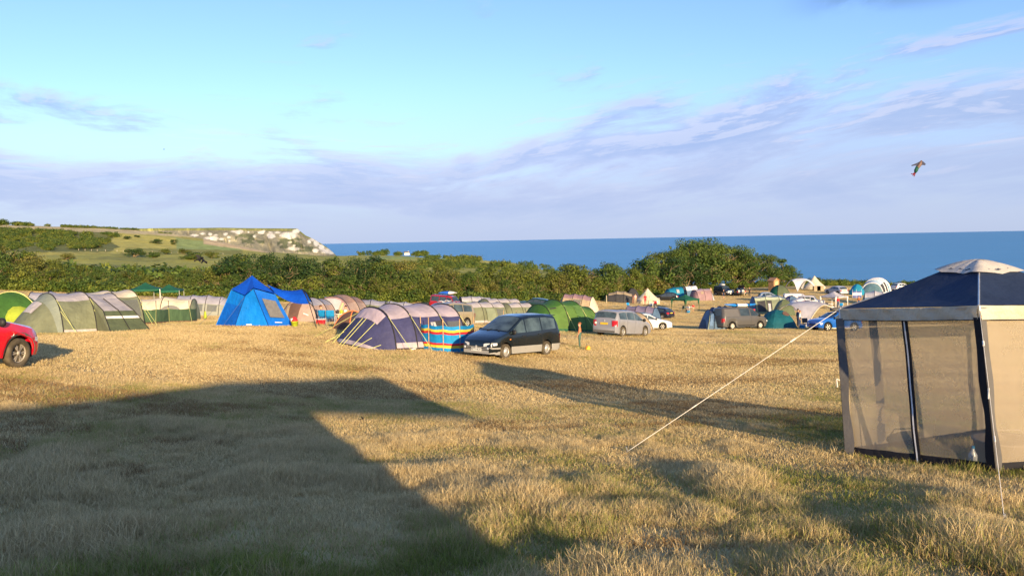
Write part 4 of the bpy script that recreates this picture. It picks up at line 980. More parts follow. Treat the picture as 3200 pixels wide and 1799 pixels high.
# ------------------------------------------------------------------ people
SKIN = pbr('skin', (.55, .31, .20), .55, .3, var=.05); HAIR = {'brown': pbr('hair_brown', (.11, .045, .018), .6, .3), 'dark': pbr('hair_dark', (.025, .017, .012), .6, .3), 'ginger': pbr('hair_ginger', (.27, .095, .03), .6, .3)}
SHOE = pbr('shoe', (.03, .03, .035), .7, .2)
def person(label, loc, rz, H, top, bottom, hair='brown', pose='stand', sleeves=True, legs_bare=False, hat=None, fingers=True, arms=None, look=0.0, group=None):
    """a figure facing +x, one continuous skin, grown over a skeleton and coloured by garment"""
    o = thing('person', label, 'person', loc, rz, group); J = {}; sit = pose == 'sit'
    hip = .27 if sit else .53
    J['pelvis'] = ((0, 0, hip), .075); J['waist'] = ((0, 0, hip+.09), .066); J['chest'] = ((-.01, 0, hip+.20), .082); J['neck'] = ((.0, 0, hip+.295), .033)
    J['jaw'] = ((.018, 0, hip+.345), .044); J['head'] = ((.008, 0, hip+.395), .056); J['crown'] = ((0, 0, hip+.425), .046); J['nose'] = ((.066, 0, hip+.372), .009)
    E = [('pelvis','waist'),('waist','chest'),('chest','neck'),('neck','jaw'),('jaw','head'),('head','crown'),('jaw','nose')]
    for s, n in ((1, 'l'), (-1, 'r')):
        st = pose == 'walk'
        if sit: kn, an, to = (.24, .06*s, .28), (.25, .06*s, .04), (.33, .065*s, .015)
        elif st: kn, an, to = (.06*s, .05*s, .285), (.07*s-.02, .05*s, .04), (.07*s+.06, .055*s, .015)
        else: kn, an, to = (.012, .055*s, .285), (-.005, .058*s, .04), (.085, .065*s, .015)
        J['hip'+n] = ((0, .052*s, hip-.03), .058); J['knee'+n] = (kn, .036); J['calf'+n] = (tuple((a*.62+b*.38) for a, b in zip(kn, an)), .034); J['ankle'+n] = (an, .022); J['toe'+n] = (to, .018)
        E += [('pelvis','hip'+n),('hip'+n,'knee'+n),('knee'+n,'calf'+n),('calf'+n,'ankle'+n),('ankle'+n,'toe'+n)]
        if arms: el, wr = arms[0 if s > 0 else 1]
        elif sit: el, wr = (.06, .13*s, .34), (.19, .08*s, .33)
        else: el, wr = (-.015, .135*s, hip+.09), (.03, .145*s, hip-.045)
        J['sho'+n] = ((-.008, .105*s, hip+.25), .038); J['elb'+n] = (el, .026); J['wri'+n] = (wr, .017)
        d = Vector(wr)-Vector(el); d.normalize(); side = Vector((0, s, 0)).cross(d); side = side.normalized() if side.length > .1 else Vector((1, 0, 0)); pl = Vector(wr)+d*.04
        J['palm'+n] = (tuple(pl), .019); E += [('chest','sho'+n),('sho'+n,'elb'+n),('elb'+n,'wri'+n),('wri'+n,'palm'+n)]
        if fingers:
            inn = d.cross(side).normalized()
            for k, (off, ln) in enumerate(((-.015, .040), (-.005, .047), (.005, .044), (.014, .034))):
                a = pl+side*off+d*.012; b = a+d*ln*.6-inn*.004; e = a+d*ln-inn*.014
                J[f'f{k}{n}'] = (tuple(a), .0062); J[f'g{k}{n}'] = (tuple(b), .0056); J[f'h{k}{n}'] = (tuple(e), .0045); E += [('palm'+n, f'f{k}{n}'), (f'f{k}{n}', f'g{k}{n}'), (f'g{k}{n}', f'h{k}{n}')]
            a = Vector(wr)+d*.014-side*.020; b = a+d*.022-side*.010; J['t0'+n] = (tuple(a), .007); J['t1'+n] = (tuple(b), .0055); E += [('wri'+n, 't0'+n), ('t0'+n, 't1'+n)]
    nm = list(J); me = bpy.data.meshes.new('figure'); me.from_pydata([Vector(J[k][0])*H for k in nm], [(nm.index(a), nm.index(b)) for a, b in E], [])
    t = bpy.data.objects.new('figure', me); C.objects.link(t); md = t.modifiers.new('skin', 'SKIN'); md.use_smooth_shade = True
    for i, k in enumerate(nm):
        sv = me.skin_vertices[0].data[i]; r = J[k][1]*H; sv.radius = (r, r); sv.use_root = (k == 'pelvis')
        if k in ('chest', 'waist', 'pelvis'): sv.radius = (r*1.18, r*.82)
    t.modifiers.new('sub', 'SUBSURF').levels = 1; t.modifiers['sub'].render_levels = 1
    dg = bpy.context.evaluated_depsgraph_get(); bm_ = bpy.data.meshes.new_from_object(t.evaluated_get(dg)); bpy.data.objects.remove(t); bm_.name = 'body'
    bm_.materials.clear()
    for m in (SKIN, top, bottom, SHOE): bm_.materials.append(m)
    segs = [(Vector(J[a][0])*H, Vector(J[b][0])*H, a, b) for a, b in E]
    def kind(a, b):
        k = {a[:3], b[:3]}
        if a.startswith(('ank', 'toe')) or b.startswith('toe'): return 3
        if a.startswith('calf') or (a.startswith('knee')): return 0 if legs_bare else 2
        if a.startswith('hip') or b.startswith('hip') or (a, b) == ('pelvis', 'waist'): return 2
        if (a, b) in (('waist', 'chest'), ('chest', 'neck')) or b.startswith('sho') or a.startswith('sho'): return 1
        if a.startswith('elb'): return 1 if sleeves == 'long' else 0
        return 0
    for p in bm_.polygons:
        c = p.center; best = None
        for a, b, na, nb in segs:
            d = b-a; u = max(0, min(1, (c-a).dot(d)/max(d.length_squared, 1e-9))); q = (c-(a+d*u)).length-J[na][1]*H*(1-u)-J[nb][1]*H*u
            if best is None or q < best[0]: best = (q, na, nb, u)
        k = kind(best[1], best[2])
        if (best[1], best[2]) == ('chest', 'neck') and best[3] > .75: k = 0
        if best[1].startswith('sho') and sleeves is False: k = 0
        p.material_index = k; p.use_smooth = True
    b = bpy.data.objects.new('body', bm_); C.objects.link(b); b.parent = o
    hm = HAIR[hair] if hat is None else hat; hc = Vector((-.006, 0, hip+.412))*H; rr = .066*H; m = MB()
    rows = []
    for i in range(6):
        th = i/5*1.75
        row = []
        for k in range(14):
            a = 2*math.pi*k/14; cut = .80 if math.cos(a) > .35 else 1.0; tt = th*cut
            row.append(hc+Vector((math.sin(tt)*math.cos(a)*rr*1.04, math.sin(tt)*math.sin(a)*rr*.92, math.cos(tt)*rr)))
        rows.append(row)
    m.grid(rows, close=True).build('hair' if hat is None else 'hat', hm, o, True)
    for s in (1, -1):
        e = MB(); c0 = Vector((.060, .021*s, hip+.388))*H; e.lathe([(0, -.006*H), (.007*H, 0), (0, .006*H)], 8, 'X', c0); e.build('eye', INK, o, True)
    return o

# ------------------------------------------------------------------ cloth colours
F_ = fabric
LILAC = F_('lilac', (.48, .40, .44)); NAVY = F_('purple_navy', (.060, .062, .150)); NAVYD = F_('navy_dark', (.025, .025, .042)); SKIRT = F_('skirt_lilac', (.47, .40, .45))
OLIVE = F_('olive_grey', (.185, .20, .125)); OLIVED = F_('olive_dark', (.105, .13, .07)); PALE = F_('pale_lilac', (.47, .43, .43)); SAGE = F_('sage', (.22, .25, .165))
GREEN = F_('grass_green', (.050, .135, .025)); GREENL = F_('leaf_green', (.10, .19, .042)); GREEND = F_('bottle_green', (.018, .11, .06)); LIME = F_('lime', (.42, .50, .05)); CREAM = F_('cream', (.72, .62, .45))
BLUE_R = F_('blue_roof', (.003, .085, .56)); BLUE_L = F_('blue_light', (.003, .205, .72)); BLUE_M = F_('blue_mid', (.003, .135, .62))
BROWN = F_('pink_brown', (.34, .22, .175)); BROWNP = F_('pink_pale', (.43, .31, .255)); BROWND = F_('brown_dark', (.16, .09, .065)); GREY = F_('cool_grey', (.36, .35, .40)); GREYL = F_('light_grey', (.47, .45, .48)); GREYG = F_('grey_green', (.24, .27, .22))
TEAL = F_('teal', (.015, .22, .36)); WHITE = F_('white', (.80, .78, .78)); MAUVE = F_('mauve', (.32, .20, .21)); MAUVEL = F_('mauve_light', (.42, .31, .34)); DUSK = F_('dusk_purple', (.22, .18, .26)); STEELB = F_('steel_blue', (.10, .17, .27))
CHAR = F_('charcoal', (.05, .05, .055)); ORANGE = F_('orange', (.80, .22, .05)); RED = F_('red', (.62, .03, .04)); YELLOW = F_('yellow', (.74, .60, .06)); SKYB = F_('sky_blue', (.01, .25, .56)); WHITEB = F_('white_cloth', (.82, .80, .76)); TOWEL = F_('towel_blue', (.42, .52, .80)); SAND = F_('sand', (.40, .31, .20))
def V2(px, py): p = G(px, py); return p
def deg(v): return math.atan2(v[1], v[0])

# ------------------------------------------------------------------ purple tunnel tent in the middle of the field
def purple_tent():
    c1 = on(Vector((-6.35, 36.6, 0))); rz = deg((.75, .66))
    t = Tunnel('tunnel_tent', 'purple tunnel tent with lilac roof behind the striped windbreak', c1, rz,
        [(0, 2.0, 1.74), (1.05, 2.1, 1.90), (2.65, 2.1, 1.93), (3.9, 1.95, 1.90)],
        [(.05, 'ground_strip', NAVYD), (.13, 'skirt_band', SKIRT), (.56, 'side_panel', NAVY), (1.0, 'roof_panel', LILAC)],
        front=dict(run=1.25, hw2=1.75, parts=[(.84, 'front_panel', NAVY), (.93, 'skirt_band', SKIRT), (1.0, 'ground_strip', NAVYD)]),
        back=dict(run=.12, parts=[(.25, 'rear_panel', LILAC), (1.0, 'rear_panel', NAVY)]), sl_r=.033)
    t.epatch('front_vent_panel', F_('vent_lilac', (.52, .42, .47)), -.36, .30, .03, .30)
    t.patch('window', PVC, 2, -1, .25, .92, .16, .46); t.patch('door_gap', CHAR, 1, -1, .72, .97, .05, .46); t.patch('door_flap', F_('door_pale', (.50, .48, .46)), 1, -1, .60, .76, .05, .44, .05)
    t.patch('ground_vent', PALE, 0, -1, .78, .98, .045, .10, .02); t.patch('logo_patch', WHITEB, 0, -1, .70, .90, .012, .04, .02)
    for i, u, f in ((0, 0, .60), (0, 1, .60), (1, 1, .58), (2, 1, .55)): t.rope(i, u, -1, f, 1.15, .15)
    for i, u, f in ((0, 0, .60), (0, 1, .60), (1, 1, .58)): t.rope(i, u, 1, f, 1.7, -1.0)
    for s, f, out in ((-1, .95, .9), (1, .97, .9), (-1, .72, .8), (1, .75, 1.0)):
        p = t.E(.12, s, f); g = t.E(1.0, s, f); g = Vector((g.x-.45, g.y*1.12, -.02)); MB().tube([p, g], .013, 4).build('guy_rope', ROPE_LIME, t.o)
    for s, f in ((-1, .55), (1, .6), (-1, .25), (1, .3)):
        p = t.E(.62, s, f); g = t.E(1.0, s, f)+Vector((-.75, .1*s, -.02)); MB().tube([p, g], .012, 4).build('guy_rope', ROPE_LIME, t.o)
    return t
purple_tent()

# ------------------------------------------------------------------ blue peaked tent
def blue_tent():
    c = G(775, 1021); c = on(c+Vector((0, 1.0, 0))); o = thing('peaked_tent', 'bright blue peaked tent with an open canopy on its right', 'tent', c)
    B = [Vector(v) for v in ((-2.2, .3, 0), (-.72, -1.0, 0), (1.20, -1.25, 0), (2.2, -.2, .0), (1.3, 1.6, 0), (-1.1, 1.7, 0))]
    for b in B: b.z = gz(c.x+b.x, c.y+b.y)-c.z
    S = [Vector(v) for v in ((-1.20, .2, 1.98), (-.18, -.75, 1.70), (.36, -.98, 2.10), (1.28, -.35, 1.74), (.8, .95, 1.85), (-.7, .95, 1.9))]; P = Vector((0, 0, 2.78))
    def quad(a, b, c_, d, name, m, n=6, bulge=.06, v0=0, v1=1):
        nr = (b-a).cross(d-a).normalized()
        rows = [[(a.lerp(b, j/n)).lerp(d.lerp(c_, j/n), v0+(v1-v0)*i/n)+nr*(-bulge*math.sin(math.pi*j/n)*math.sin(math.pi*(v0+(v1-v0)*i/n))) for j in range(n+1)] for i in range(n+1)]
        return MB().grid(rows).build(name, m, o, True)
    cols = [(BLUE_M, BLUE_L), (BLUE_L, BLUE_L), (BLUE_M, BLUE_M), (BLUE_M, BLUE_L), (BLUE_M, BLUE_L), (BLUE_M, BLUE_L)]
    for k in range(6):
        a, b, c_, d = B[k], B[(k+1) % 6], S[(k+1) % 6], S[k]
        quad(a, b, c_, d, 'lower_wall', cols[k][0], v0=0, v1=.66); quad(a, b, c_, d, 'upper_wall', cols[k][1], v0=.66, v1=1)
        # roof with a scalloped eave
        e0, e1 = S[k]*1.03, S[(k+1) % 6]*1.03; rows = []
        for i in range(6):
            v = i/5; row = []
            for j in range(9):
                q = e0.lerp(e1, j/8); q = q.lerp(P, v); q.z -= .05*math.sin(math.pi*v); row.append(q)
            rows.append(row)
        MB().grid(rows).build('roof_panel', BLUE_R, o, True)
        MB().tube([B[k], S[k]*1.01], .022, 5).build('pole_sleeve', BLUE_L if k in (0, 3) else F_('blue_seam', (.004, .05, .25)), o)
    a, b, c_, d = B[2], B[3], S[3], S[2]; n = (b-a).cross(d-a).normalized(); f = lambda u, v: (a.lerp(b, u)).lerp(d.lerp(c_, u), v)
    if n.y > 0: n = -n
    MB().grid([[f(.18+.62*i/4, .26+.50*j/4)+n*.09 for j in range(5)] for i in range(5)]).build('window', pbr('window_grey', (.15, .145, .14), .3, .4), o)
    for (u0, u1, v0, v1, k) in ((.35, .52, .055, .085, 1), (.30, .60, .115, .135, 2)):
        a2, b2, c2, d2 = B[k], B[k+1], S[k+1], S[k]; g = lambda u, v: (a2.lerp(b2, u)).lerp(d2.lerp(c2, u), v); n2 = (b2-a2).cross(d2-a2).normalized(); n2 = -n2 if n2.y > 0 else n2
        MB().grid([[g(u0+(u1-u0)*i/3, v0+(v1-v0)*j/2)+n2*.07 for j in range(3)] for i in range(4)]).build('logo_patch', WHITEB, o)
    # canopy
    A = [S[3]*1.03, Vector((1.10, -.1, 2.02)), Vector((.75, .1, 2.28)), Vector((1.0, .5, 2.05)), S[4]*1.03]
    Bq = [Vector((3.35, -1.15, 1.25)), Vector((3.05, -.75, 1.72)), Vector((2.70, 0, 1.97)), Vector((2.75, .8, 1.72)), Vector((2.9, 1.25, 1.2))]
    rows = []
    for i in range(11):
        t = i/10; row = []
        for k in range(13):
            u = k/12*4; j = min(3, int(u)); w = u-j; p, q = A[j].lerp(A[j+1], w), Bq[j].lerp(Bq[j+1], w); s = p.lerp(q, t); s.z -= .20*math.sin(math.pi*t); row.append(s)
        rows.append(row)
    MB().grid(rows).build('canopy', BLUE_R, o, True)
    MB().tube([Bq[0].lerp(Bq[1], 0)]+Bq[1:], .03, 5).build('canopy_pole', SLEEVE, o, True)
    for q, e in ((Bq[0], Vector((3.75, -1.35, 0))), (Bq[4], Vector((3.2, 1.6, 0)))):
        e.z = gz(c.x+e.x, c.y+e.y)-c.z; MB().tube([q, e], .022, 5).build('canopy_pole', SLEEVE, o)
    for q, e in ((S[0], Vector((-3.3, .6, 0))), (S[1], Vector((-1.0, -2.2, 0))), (Bq[0], Vector((4.6, -2.0, 0)))):
        e.z = gz(c.x+e.x, c.y+e.y)-c.z; MB().tube([q, e], .008, 4).build('guy_rope', F_('rope_dark', (.10, .12, .2)), o)
blue_tent()

# ------------------------------------------------------------------ tents at the left
def left_tents():
    ax = (.64, .77); rz = deg(ax)
    c = on(G(198, 1044)+Vector((-1.6, 1.35, 0)))
    t = Tunnel('tunnel_tent', 'grey-green tunnel tent with pale roof and side porch beside the red car', c, rz, [(0, 2.1, 2.05), (1.6, 2.1, 2.12), (3.1, 2.0, 2.05)],
        [(.07, 'skirt_band', PALE), (.60, 'side_panel', OLIVE), (1.0, 'roof_panel', PALE)],
        front=dict(run=1.75, hw2=1.5, parts=[(.20, 'front_panel', GREYG), (.93, 'front_panel', OLIVE), (1.0, 'skirt_band', PALE)]), back=dict(run=.4, parts=[(1, 'rear_panel', OLIVE)]))
    t.epatch('front_window', PALE, -.24, .10, .22, .48)
    # side porch towards the viewer
    def S(u, f): return t.S(1, u, -1, f, .02)
    top = [S(u, .66) for u in (.02, .5, .98)]; mid = [Vector((p.x+dx, -2.55, 1.12)) for p, dx in zip(top, (.05, .1, .15))]; bot = [Vector((p.x+dx, -3.75, 0)) for p, dx in zip(top, (-.1, .2, .5))]
    MB().grid([top, mid]).build('porch_roof', PALE, t.o); MB().grid([mid, bot]).build('porch_front', OLIVED, t.o)
    for k in (0, 2): MB().add([top[k], mid[k], bot[k], Vector((top[k].x, -2.0, 0))], [(0, 1, 2, 3)]).build('porch_side', OLIVE, t.o)
    MB().grid([[mid[k].lerp(bot[k], v)+Vector((0, -.03, .02)) for k in (0, 1, 2)] for v in (.25, .36)]).build('logo_patch', WHITEB, t.o)
    for k in range(3): MB().tube([top[k]+Vector((0, -.02, .02)), mid[k]+Vector((0, -.02, .03)), bot[k]+Vector((0, -.03, .02))], .022, 5).build('pole_sleeve', SLEEVE, t.o)
    for i, u, f in ((0, 0, .62), (0, 1, .62), (1, 1, .6)): t.rope(i, u, -1, f, 1.3, .1); t.rope(i, u, -1, f*.6, 1.0, .3)
    c = on(G(452, 1014)+Vector((-1.78, 1.48, 0)))
    t = Tunnel('tunnel_tent', 'green tunnel tent with cream roof and wide clear windows, left of the green windbreak', c, rz, [(-3.2, 2.2, 2.05), (-1.35, 2.3, 2.12), (0, 2.3, 2.18)],
        [(.28, 'lower_side_panel', OLIVE), (.60, 'side_panel', OLIVE), (1.0, 'roof_panel', CREAM)], back=dict(run=.1, parts=[(1, 'end_panel', OLIVED)]), front=dict(run=.1, parts=[(1, 'end_panel', OLIVE)]))
    for i in (0, 1): t.patch('window', PVC, i, -1, .10, .90, .16, .52)
    for i, u in ((0, 0), (0, 1), (1, 1)): t.rope(i, u, -1, .6, 1.2, .2); t.rope(i, u, -1, .4, .9, .1)
    # domes at the frame edge
    o, P = dome('dome_tent', 'green dome tent with yellow piping at the far left edge', at_d(28, 55), .5, 2.5, 2.2, 1.95, [GREEN, GREENL], sleeve=pbr('piping_yellow', (.72, .66, .25), .6), porch=(-1.2, 1.4, LIME))
    o, P = dome('dome_tent', 'dark blue dome tent peeping in at the left edge', at_d(-25, 66), .2, 1.7, 1.6, 1.5, [STEELB, TEAL])
    t = Tunnel('tunnel_tent', 'dark tent whose roof shows between the green dome and the olive tunnel tent', at_d(150, 60), .3, [(-1.2, 1.6, 1.9), (0, 1.7, 2.0), (1.2, 1.6, 1.9)], [(.5, 'side_panel', STEELB), (1.0, 'roof_panel', GREY)], small=True)
    # windbreak, awning, gazebos
    pts = [on(G(446, 1013)), on(G(490, 1011)), on(G(529, 1008)), on(G(593, 1006)), on(G(615, 1004))]
    wb = windbreak('windbreak', 'dark green windbreak on thin poles right of the olive tunnel tents', pts, .93, [(.13, BROWND), (1.0, F_('windbreak_green', (.085, .15, .075)))], SLEEVE, .55)
    for k, (dx, dy) in ((1, (.5, -1.3)), (2, (.6, -1.4)), (3, (.7, -1.4)), (2, (-.5, -1.3))):
        p = pts[k]-pts[0]; g = p+Vector((dx, dy, 0)); g.z = gz(pts[0].x+g.x, pts[0].y+g.y)-pts[0].z; MB().tube([p+Vector((0, 0, 1.0)), g], .012, 4).build('guy_rope', ROPE_LIME, wb)
    t = Tunnel('tunnel_tent', 'cream awning tent with a dark half-round window behind the green windbreak', at_d(520, 62), .12, [(-2.0, 1.4, 1.5), (-.2, 1.5, 1.75), (1.9, 1.4, 1.6)], [(.3, 'side_panel', GREYL), (1.0, 'roof_panel', CREAM)], small=True, back=dict(run=.3, parts=[(1, 'end_panel', SAGE)]))
    q = MB(); q.grid([[Vector((.55+.85*math.cos(a)*r, -1.52+.28*r*math.sin(a), .42+.72*math.sin(a)*r)) for a in np.linspace(0, math.pi, 13)] for r in (.02, 1)]); q.build('window', PVC, t.o)
    gazebo('gazebo', 'dark green gazebo behind the cream awning, the left of the pair', at_d(455, 83), .35, 2.8, 1.95, 2.6, GREEND, None, group='green gazebos behind the windbreak')
    gazebo('gazebo', 'dark green gazebo behind the cream awning, the right of the pair', at_d(528, 84), .2, 2.4, 1.9, 2.5, GREEND, None, group='green gazebos behind the windbreak')
    t = Tunnel('tunnel_tent', 'grey tunnel tent with see-through sides left of the blue peaked tent', at_d(632, 76), .15, [(-2.2, 1.5, 1.75), (-1.0, 1.6, 1.85), (.4, 1.6, 1.9), (1.6, 1.5, 1.8), (2.5, 1.4, 1.6)], [(.42, 'side_panel', F_('grey_sheer', (.30, .31, .27))), (1.0, 'roof_panel', GREY)], small=True, back=dict(run=.8, hw2=1.0, parts=[(1, 'end_panel', BROWNP)]), front=dict(run=.6, parts=[(1, 'end_panel', GREYG)]))
    for i in range(3): t.patch('window', PVC, i, -1, .15, .85, .15, .38)
    # windsock on a short stick
    p = on(G(640, 999)); o = thing('windsock', 'lime green drooping windsock on a short stick left of the blue tent', 'windsock', p)
    MB().tube([(0, 0, -.05), (0, 0, .75)], .012, 5).build('stick', SLEEVE, o); m = MB(); m.lathe([(.02, .70), (.07, .60), (.11, .35), (.13, .12), (.04, .08)], 10, 'Z', (.05, 0, 0)); m.build('cone', LIME, o, True)
    # pale brown tents
    c = on(G(1032, 1006)+Vector((.2, 2.6, 0)))
    t = Tunnel('tunnel_tent', 'pinkish brown family tent with a grey door panel right of the blue tent', c, R(76), [(-1.5, 1.75, 1.95), (.1, 1.85, 2.15), (1.8, 1.8, 2.05)],
        [(.55, 'side_panel', BROWNP), (1.0, 'roof_panel', BROWN)], front=dict(run=.75, hw2=1.45, parts=[(.10, 'end_panel', MAUVE), (1, 'end_panel', BROWNP)]), back=dict(run=.6, parts=[(1, 'end_panel', BROWN)]))
    t.epatch('door_panel', F_('grey_panel', (.50, .47, .48)), -.30, .30, .08, .96)
    for s in (1, -1): MB().grid([[t.E(.08+.9*i/6, s, .62)+Vector((-.06, dy, 0)) for dy in (-.04, .04)] for i in range(7)]).build('door_piping', pbr('piping_yellow', (.72, .66, .25), .6), t.o)
    c = on(G(930, 1008)+Vector((.2, 2.0, 0)))
    t = Tunnel('tunnel_tent', 'low pinkish brown tent with an open dark doorway under the blue canopy', c, R(72), [(-1.1, 1.5, 1.55), (.2, 1.65, 1.75), (1.4, 1.6, 1.7)],
        [(.55, 'side_panel', BROWNP), (1.0, 'roof_panel', GREY)], front=dict(run=.7, hw2=1.3, parts=[(1, 'end_panel', BROWNP)]), back=dict(run=.6, parts=[(1, 'end_panel', BROWN)]))
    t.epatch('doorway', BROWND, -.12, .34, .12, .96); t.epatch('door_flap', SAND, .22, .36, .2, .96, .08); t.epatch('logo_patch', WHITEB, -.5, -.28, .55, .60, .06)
left_tents()

# ------------------------------------------------------------------ tents behind the purple one and in the middle
def middle_tents():
    for px_, d, w, h, rz, lab, rm, sm in [(1120, 69, 1.9, 1.95, .05, 'grey tunnel tent just behind the left half of the purple tent', GREY, OLIVE), (1225, 72, 1.8, 1.95, .0, 'long grey tunnel tent behind the right half of the purple tent', GREYL, OLIVED)]:
        t = Tunnel('tunnel_tent', lab, at_d(px_, d), rz, [(-1.6, w, h-.05), (-.3, w, h), (1.0, w, h), (2.2, w, h-.1)], [(.55, 'side_panel', sm), (1.0, 'roof_panel', rm)], small=True, front=dict(run=.9, hw2=1.3, parts=[(.3, 'end_panel', WHITE), (1, 'end_panel', OLIVE)]), back=dict(run=.5, parts=[(1, 'end_panel', OLIVE)]))
    dome('dome_tent', 'brown dome tent top showing between hedge and grey tunnel tents', at_d(1135, 86), .4, 1.7, 1.6, 1.75, [BROWND, BROWN])
    # pop-up shade with orange edge
    p = on(G(1095, 1034)+Vector((0, .4, 0))); o, P = dome('popup_shelter', 'dark pop-up beach shelter with orange trim left of the purple tent', p, .9, 1.0, .85, 1.05, [CHAR, BROWND, CHAR, BROWND], sleeve=pbr('trim_orange', (.78, .22, .07), .6), cat='shelter')
    # olive family tents behind the beige car
    for px_, d, lab, sc, nb in [(1500, 88, 'olive tunnel tent with lilac roof behind the beige estate car', 1.0, 3), (1560, 97, 'second olive tunnel tent further back behind the beige car', .80, 3), (1610, 92, 'short grey-roofed tent with pink window behind the black people carrier', .85, 2)]:
        t = Tunnel('tunnel_tent', lab, at_d(px_, d), .62, [((k-nb/2)*1.5, 1.9*sc, (2.05-.05*abs(k-1))*sc) for k in range(nb+1)], [(.08, 'skirt_band', PALE), (.58, 'side_panel', OLIVE), (1.0, 'roof_panel', PALE)], small=True,
            front=dict(run=1.2, hw2=1.3, parts=[(1, 'end_panel', OLIVE)]), back=dict(run=.8, hw2=1.2, parts=[(1, 'end_panel', OLIVED if sc > .9 else BROWNP)]))
        t.patch('side_awning', SAGE, 1, -1, .25, 1.0, .05, .50, .12); t.patch('window', PVC, nb-1, -1, .2, .8, .2, .5)
    dome('dome_tent', 'small dark green dome tent beside the red off-roader', at_d(1430, 84), .3, 1.4, 1.3, 1.5, [GREEND, OLIVED])
    t = Tunnel('tunnel_tent', 'row of grey tent roofs close under the hedge behind the olive tents', at_d(1492, 98), .25, [(-2.2, 1.4, 1.5), (-1.0, 1.5, 1.62), (.2, 1.5, 1.62), (1.4, 1.4, 1.5)], [(.5, 'side_panel', GREYG), (1.0, 'roof_panel', GREYL)], small=True)
    # big green tunnel
    c = on(G(1752, 1036)+Vector((-.3, 1.9, 0)))
    t = Tunnel('tunnel_tent', 'big grass-green tunnel tent behind the black people carrier', c, .62, [(-1.5, 1.75, 1.75), (-.3, 2.0, 2.12), (1.2, 2.0, 2.12), (2.6, 1.7, 1.75), (3.4, 1.4, 1.35)],
        [(.06, 'ground_strip', GREEND), (.38, 'lower_side_panel', GREENL), (.66, 'side_panel', GREENL), (1.0, 'roof_panel', GREEN)], front=dict(run=.75, hw2=1.2, parts=[(.45, 'end_panel', GREEN), (1, 'end_panel', GREENL)]), back=dict(run=.6, hw2=1.0, parts=[(1, 'end_panel', GREEN)]))
    t.patch('door', F_('door_green', (.10, .20, .055)), 1, -1, .60, 1.0, .05, .66); t.patch('vent', CHAR, 0, -1, .15, .55, .60, .64); t.patch('porch_wall', STEELB, 3, -1, .05, .95, .15, .6)
    for i, u in ((0, 1), (1, 1)): t.rope(i, u, -1, .6, .9, .1)
    p = on(G(1842, 1034)+Vector((0, .3, 0))); o, P = dome('toilet_tent', 'small upright dark green tent between the green tunnel tent and silver car', p, .2, .62, .62, 1.25, [GREEND, F_('bottle_green_deep', (.012, .075, .045))], sleeve=None, pw=3.2)
    t = Tunnel('tunnel_tent', 'brown-roofed pale tent behind the big green tunnel tent', at_d(1805, 108), -.3, [(-1.9, 1.7, 1.95), (-.6, 1.8, 2.1), (.7, 1.8, 2.1), (1.8, 1.7, 1.95)], [(.55, 'side_panel', SAND), (1.0, 'roof_panel', MAUVE)], small=True, front=dict(run=.8, hw2=1.2, parts=[(1, 'end_panel', SAND)]), back=dict(run=1.0, hw2=1.2, parts=[(1, 'end_panel', CREAM)]))
    t.patch('window', PVC, 1, -1, .1, .9, .2, .5)
    # group right of the silver people carrier
    dome('dome_tent', 'white-topped dome tent showing over the silver people carrier', at_d(1945, 82), .1, 1.7, 1.7, 1.75, [CREAM, WHITE, STEELB, STEELB])
    dome('dome_tent', 'cream dome tent over the silver people carrier, nearer than the white one', at_d(1985, 72), .2, 1.6, 1.5, 1.55, [SAND, CREAM, SAND, GREYL])
    t = Tunnel('tunnel_tent', 'purple-grey half-round tunnel tent beyond the white hatchback', at_d(2003, 95), -.45, [(-1.6, 1.5, 1.7), (-.4, 1.6, 1.8), (.8, 1.6, 1.8), (1.7, 1.5, 1.6)], [(.42, 'side_panel', STEELB), (1.0, 'roof_panel', DUSK)], small=True, back=dict(run=.5, parts=[(1, 'end_panel', STEELB)]))
    # far middle: brown tents, bell tent, teal and mauve tents
    t = Tunnel('tunnel_tent', 'dark brown tunnel tent left of the cream bell tent', at_d(1938, 132), -.2, [(-1.9, 1.5, 1.4), (-.6, 1.7, 1.8), (.6, 1.7, 1.8), (1.9, 1.5, 1.4)], [(.55, 'side_panel', CHAR), (1.0, 'roof_panel', SAND)], small=True, front=dict(run=1.0, hw2=1.0, parts=[(1, 'end_panel', OLIVED)]), back=dict(run=1.0, hw2=1.0, parts=[(1, 'end_panel', BROWND)]))
    dome('dome_tent', 'black dome tent left of the cream bell tent', at_d(1975, 140), .1, 1.5, 1.4, 2.0, [CHAR, SLEEVE])
    bell('bell_tent', 'cream bell tent with its door open, before the hedge', at_d(2024, 131), .2, 1.95, 2.45, .55, CREAM)
    t = Tunnel('tunnel_tent', 'teal tunnel tent with white rear roof left of the mauve tent', at_d(2125, 150), .15, [(-2.4, 1.6, 1.7), (-1.2, 1.8, 2.05), (.2, 1.9, 2.1)], [(.08, 'skirt_band', WHITE), (.6, 'side_panel', TEAL), (1.0, 'roof_panel', TEAL)], small=True, front=dict(run=.8, hw2=1.2, parts=[(1, 'end_panel', TEAL)]))
    for i in range(3):
        pass
    tt = Tunnel('tunnel_tent', 'white ribbed awning joined behind the teal tunnel tent', on(at_d(2152, 153)), .15, [(-.9, 1.7, 2.1), (.2, 1.7, 2.2), (1.3, 1.7, 2.25)], [(.45, 'side_panel', STEELB), (1.0, 'roof_panel', WHITE)], small=True)
    t.patch('window', PALE, 1, -1, .05, .4, .35, .6)
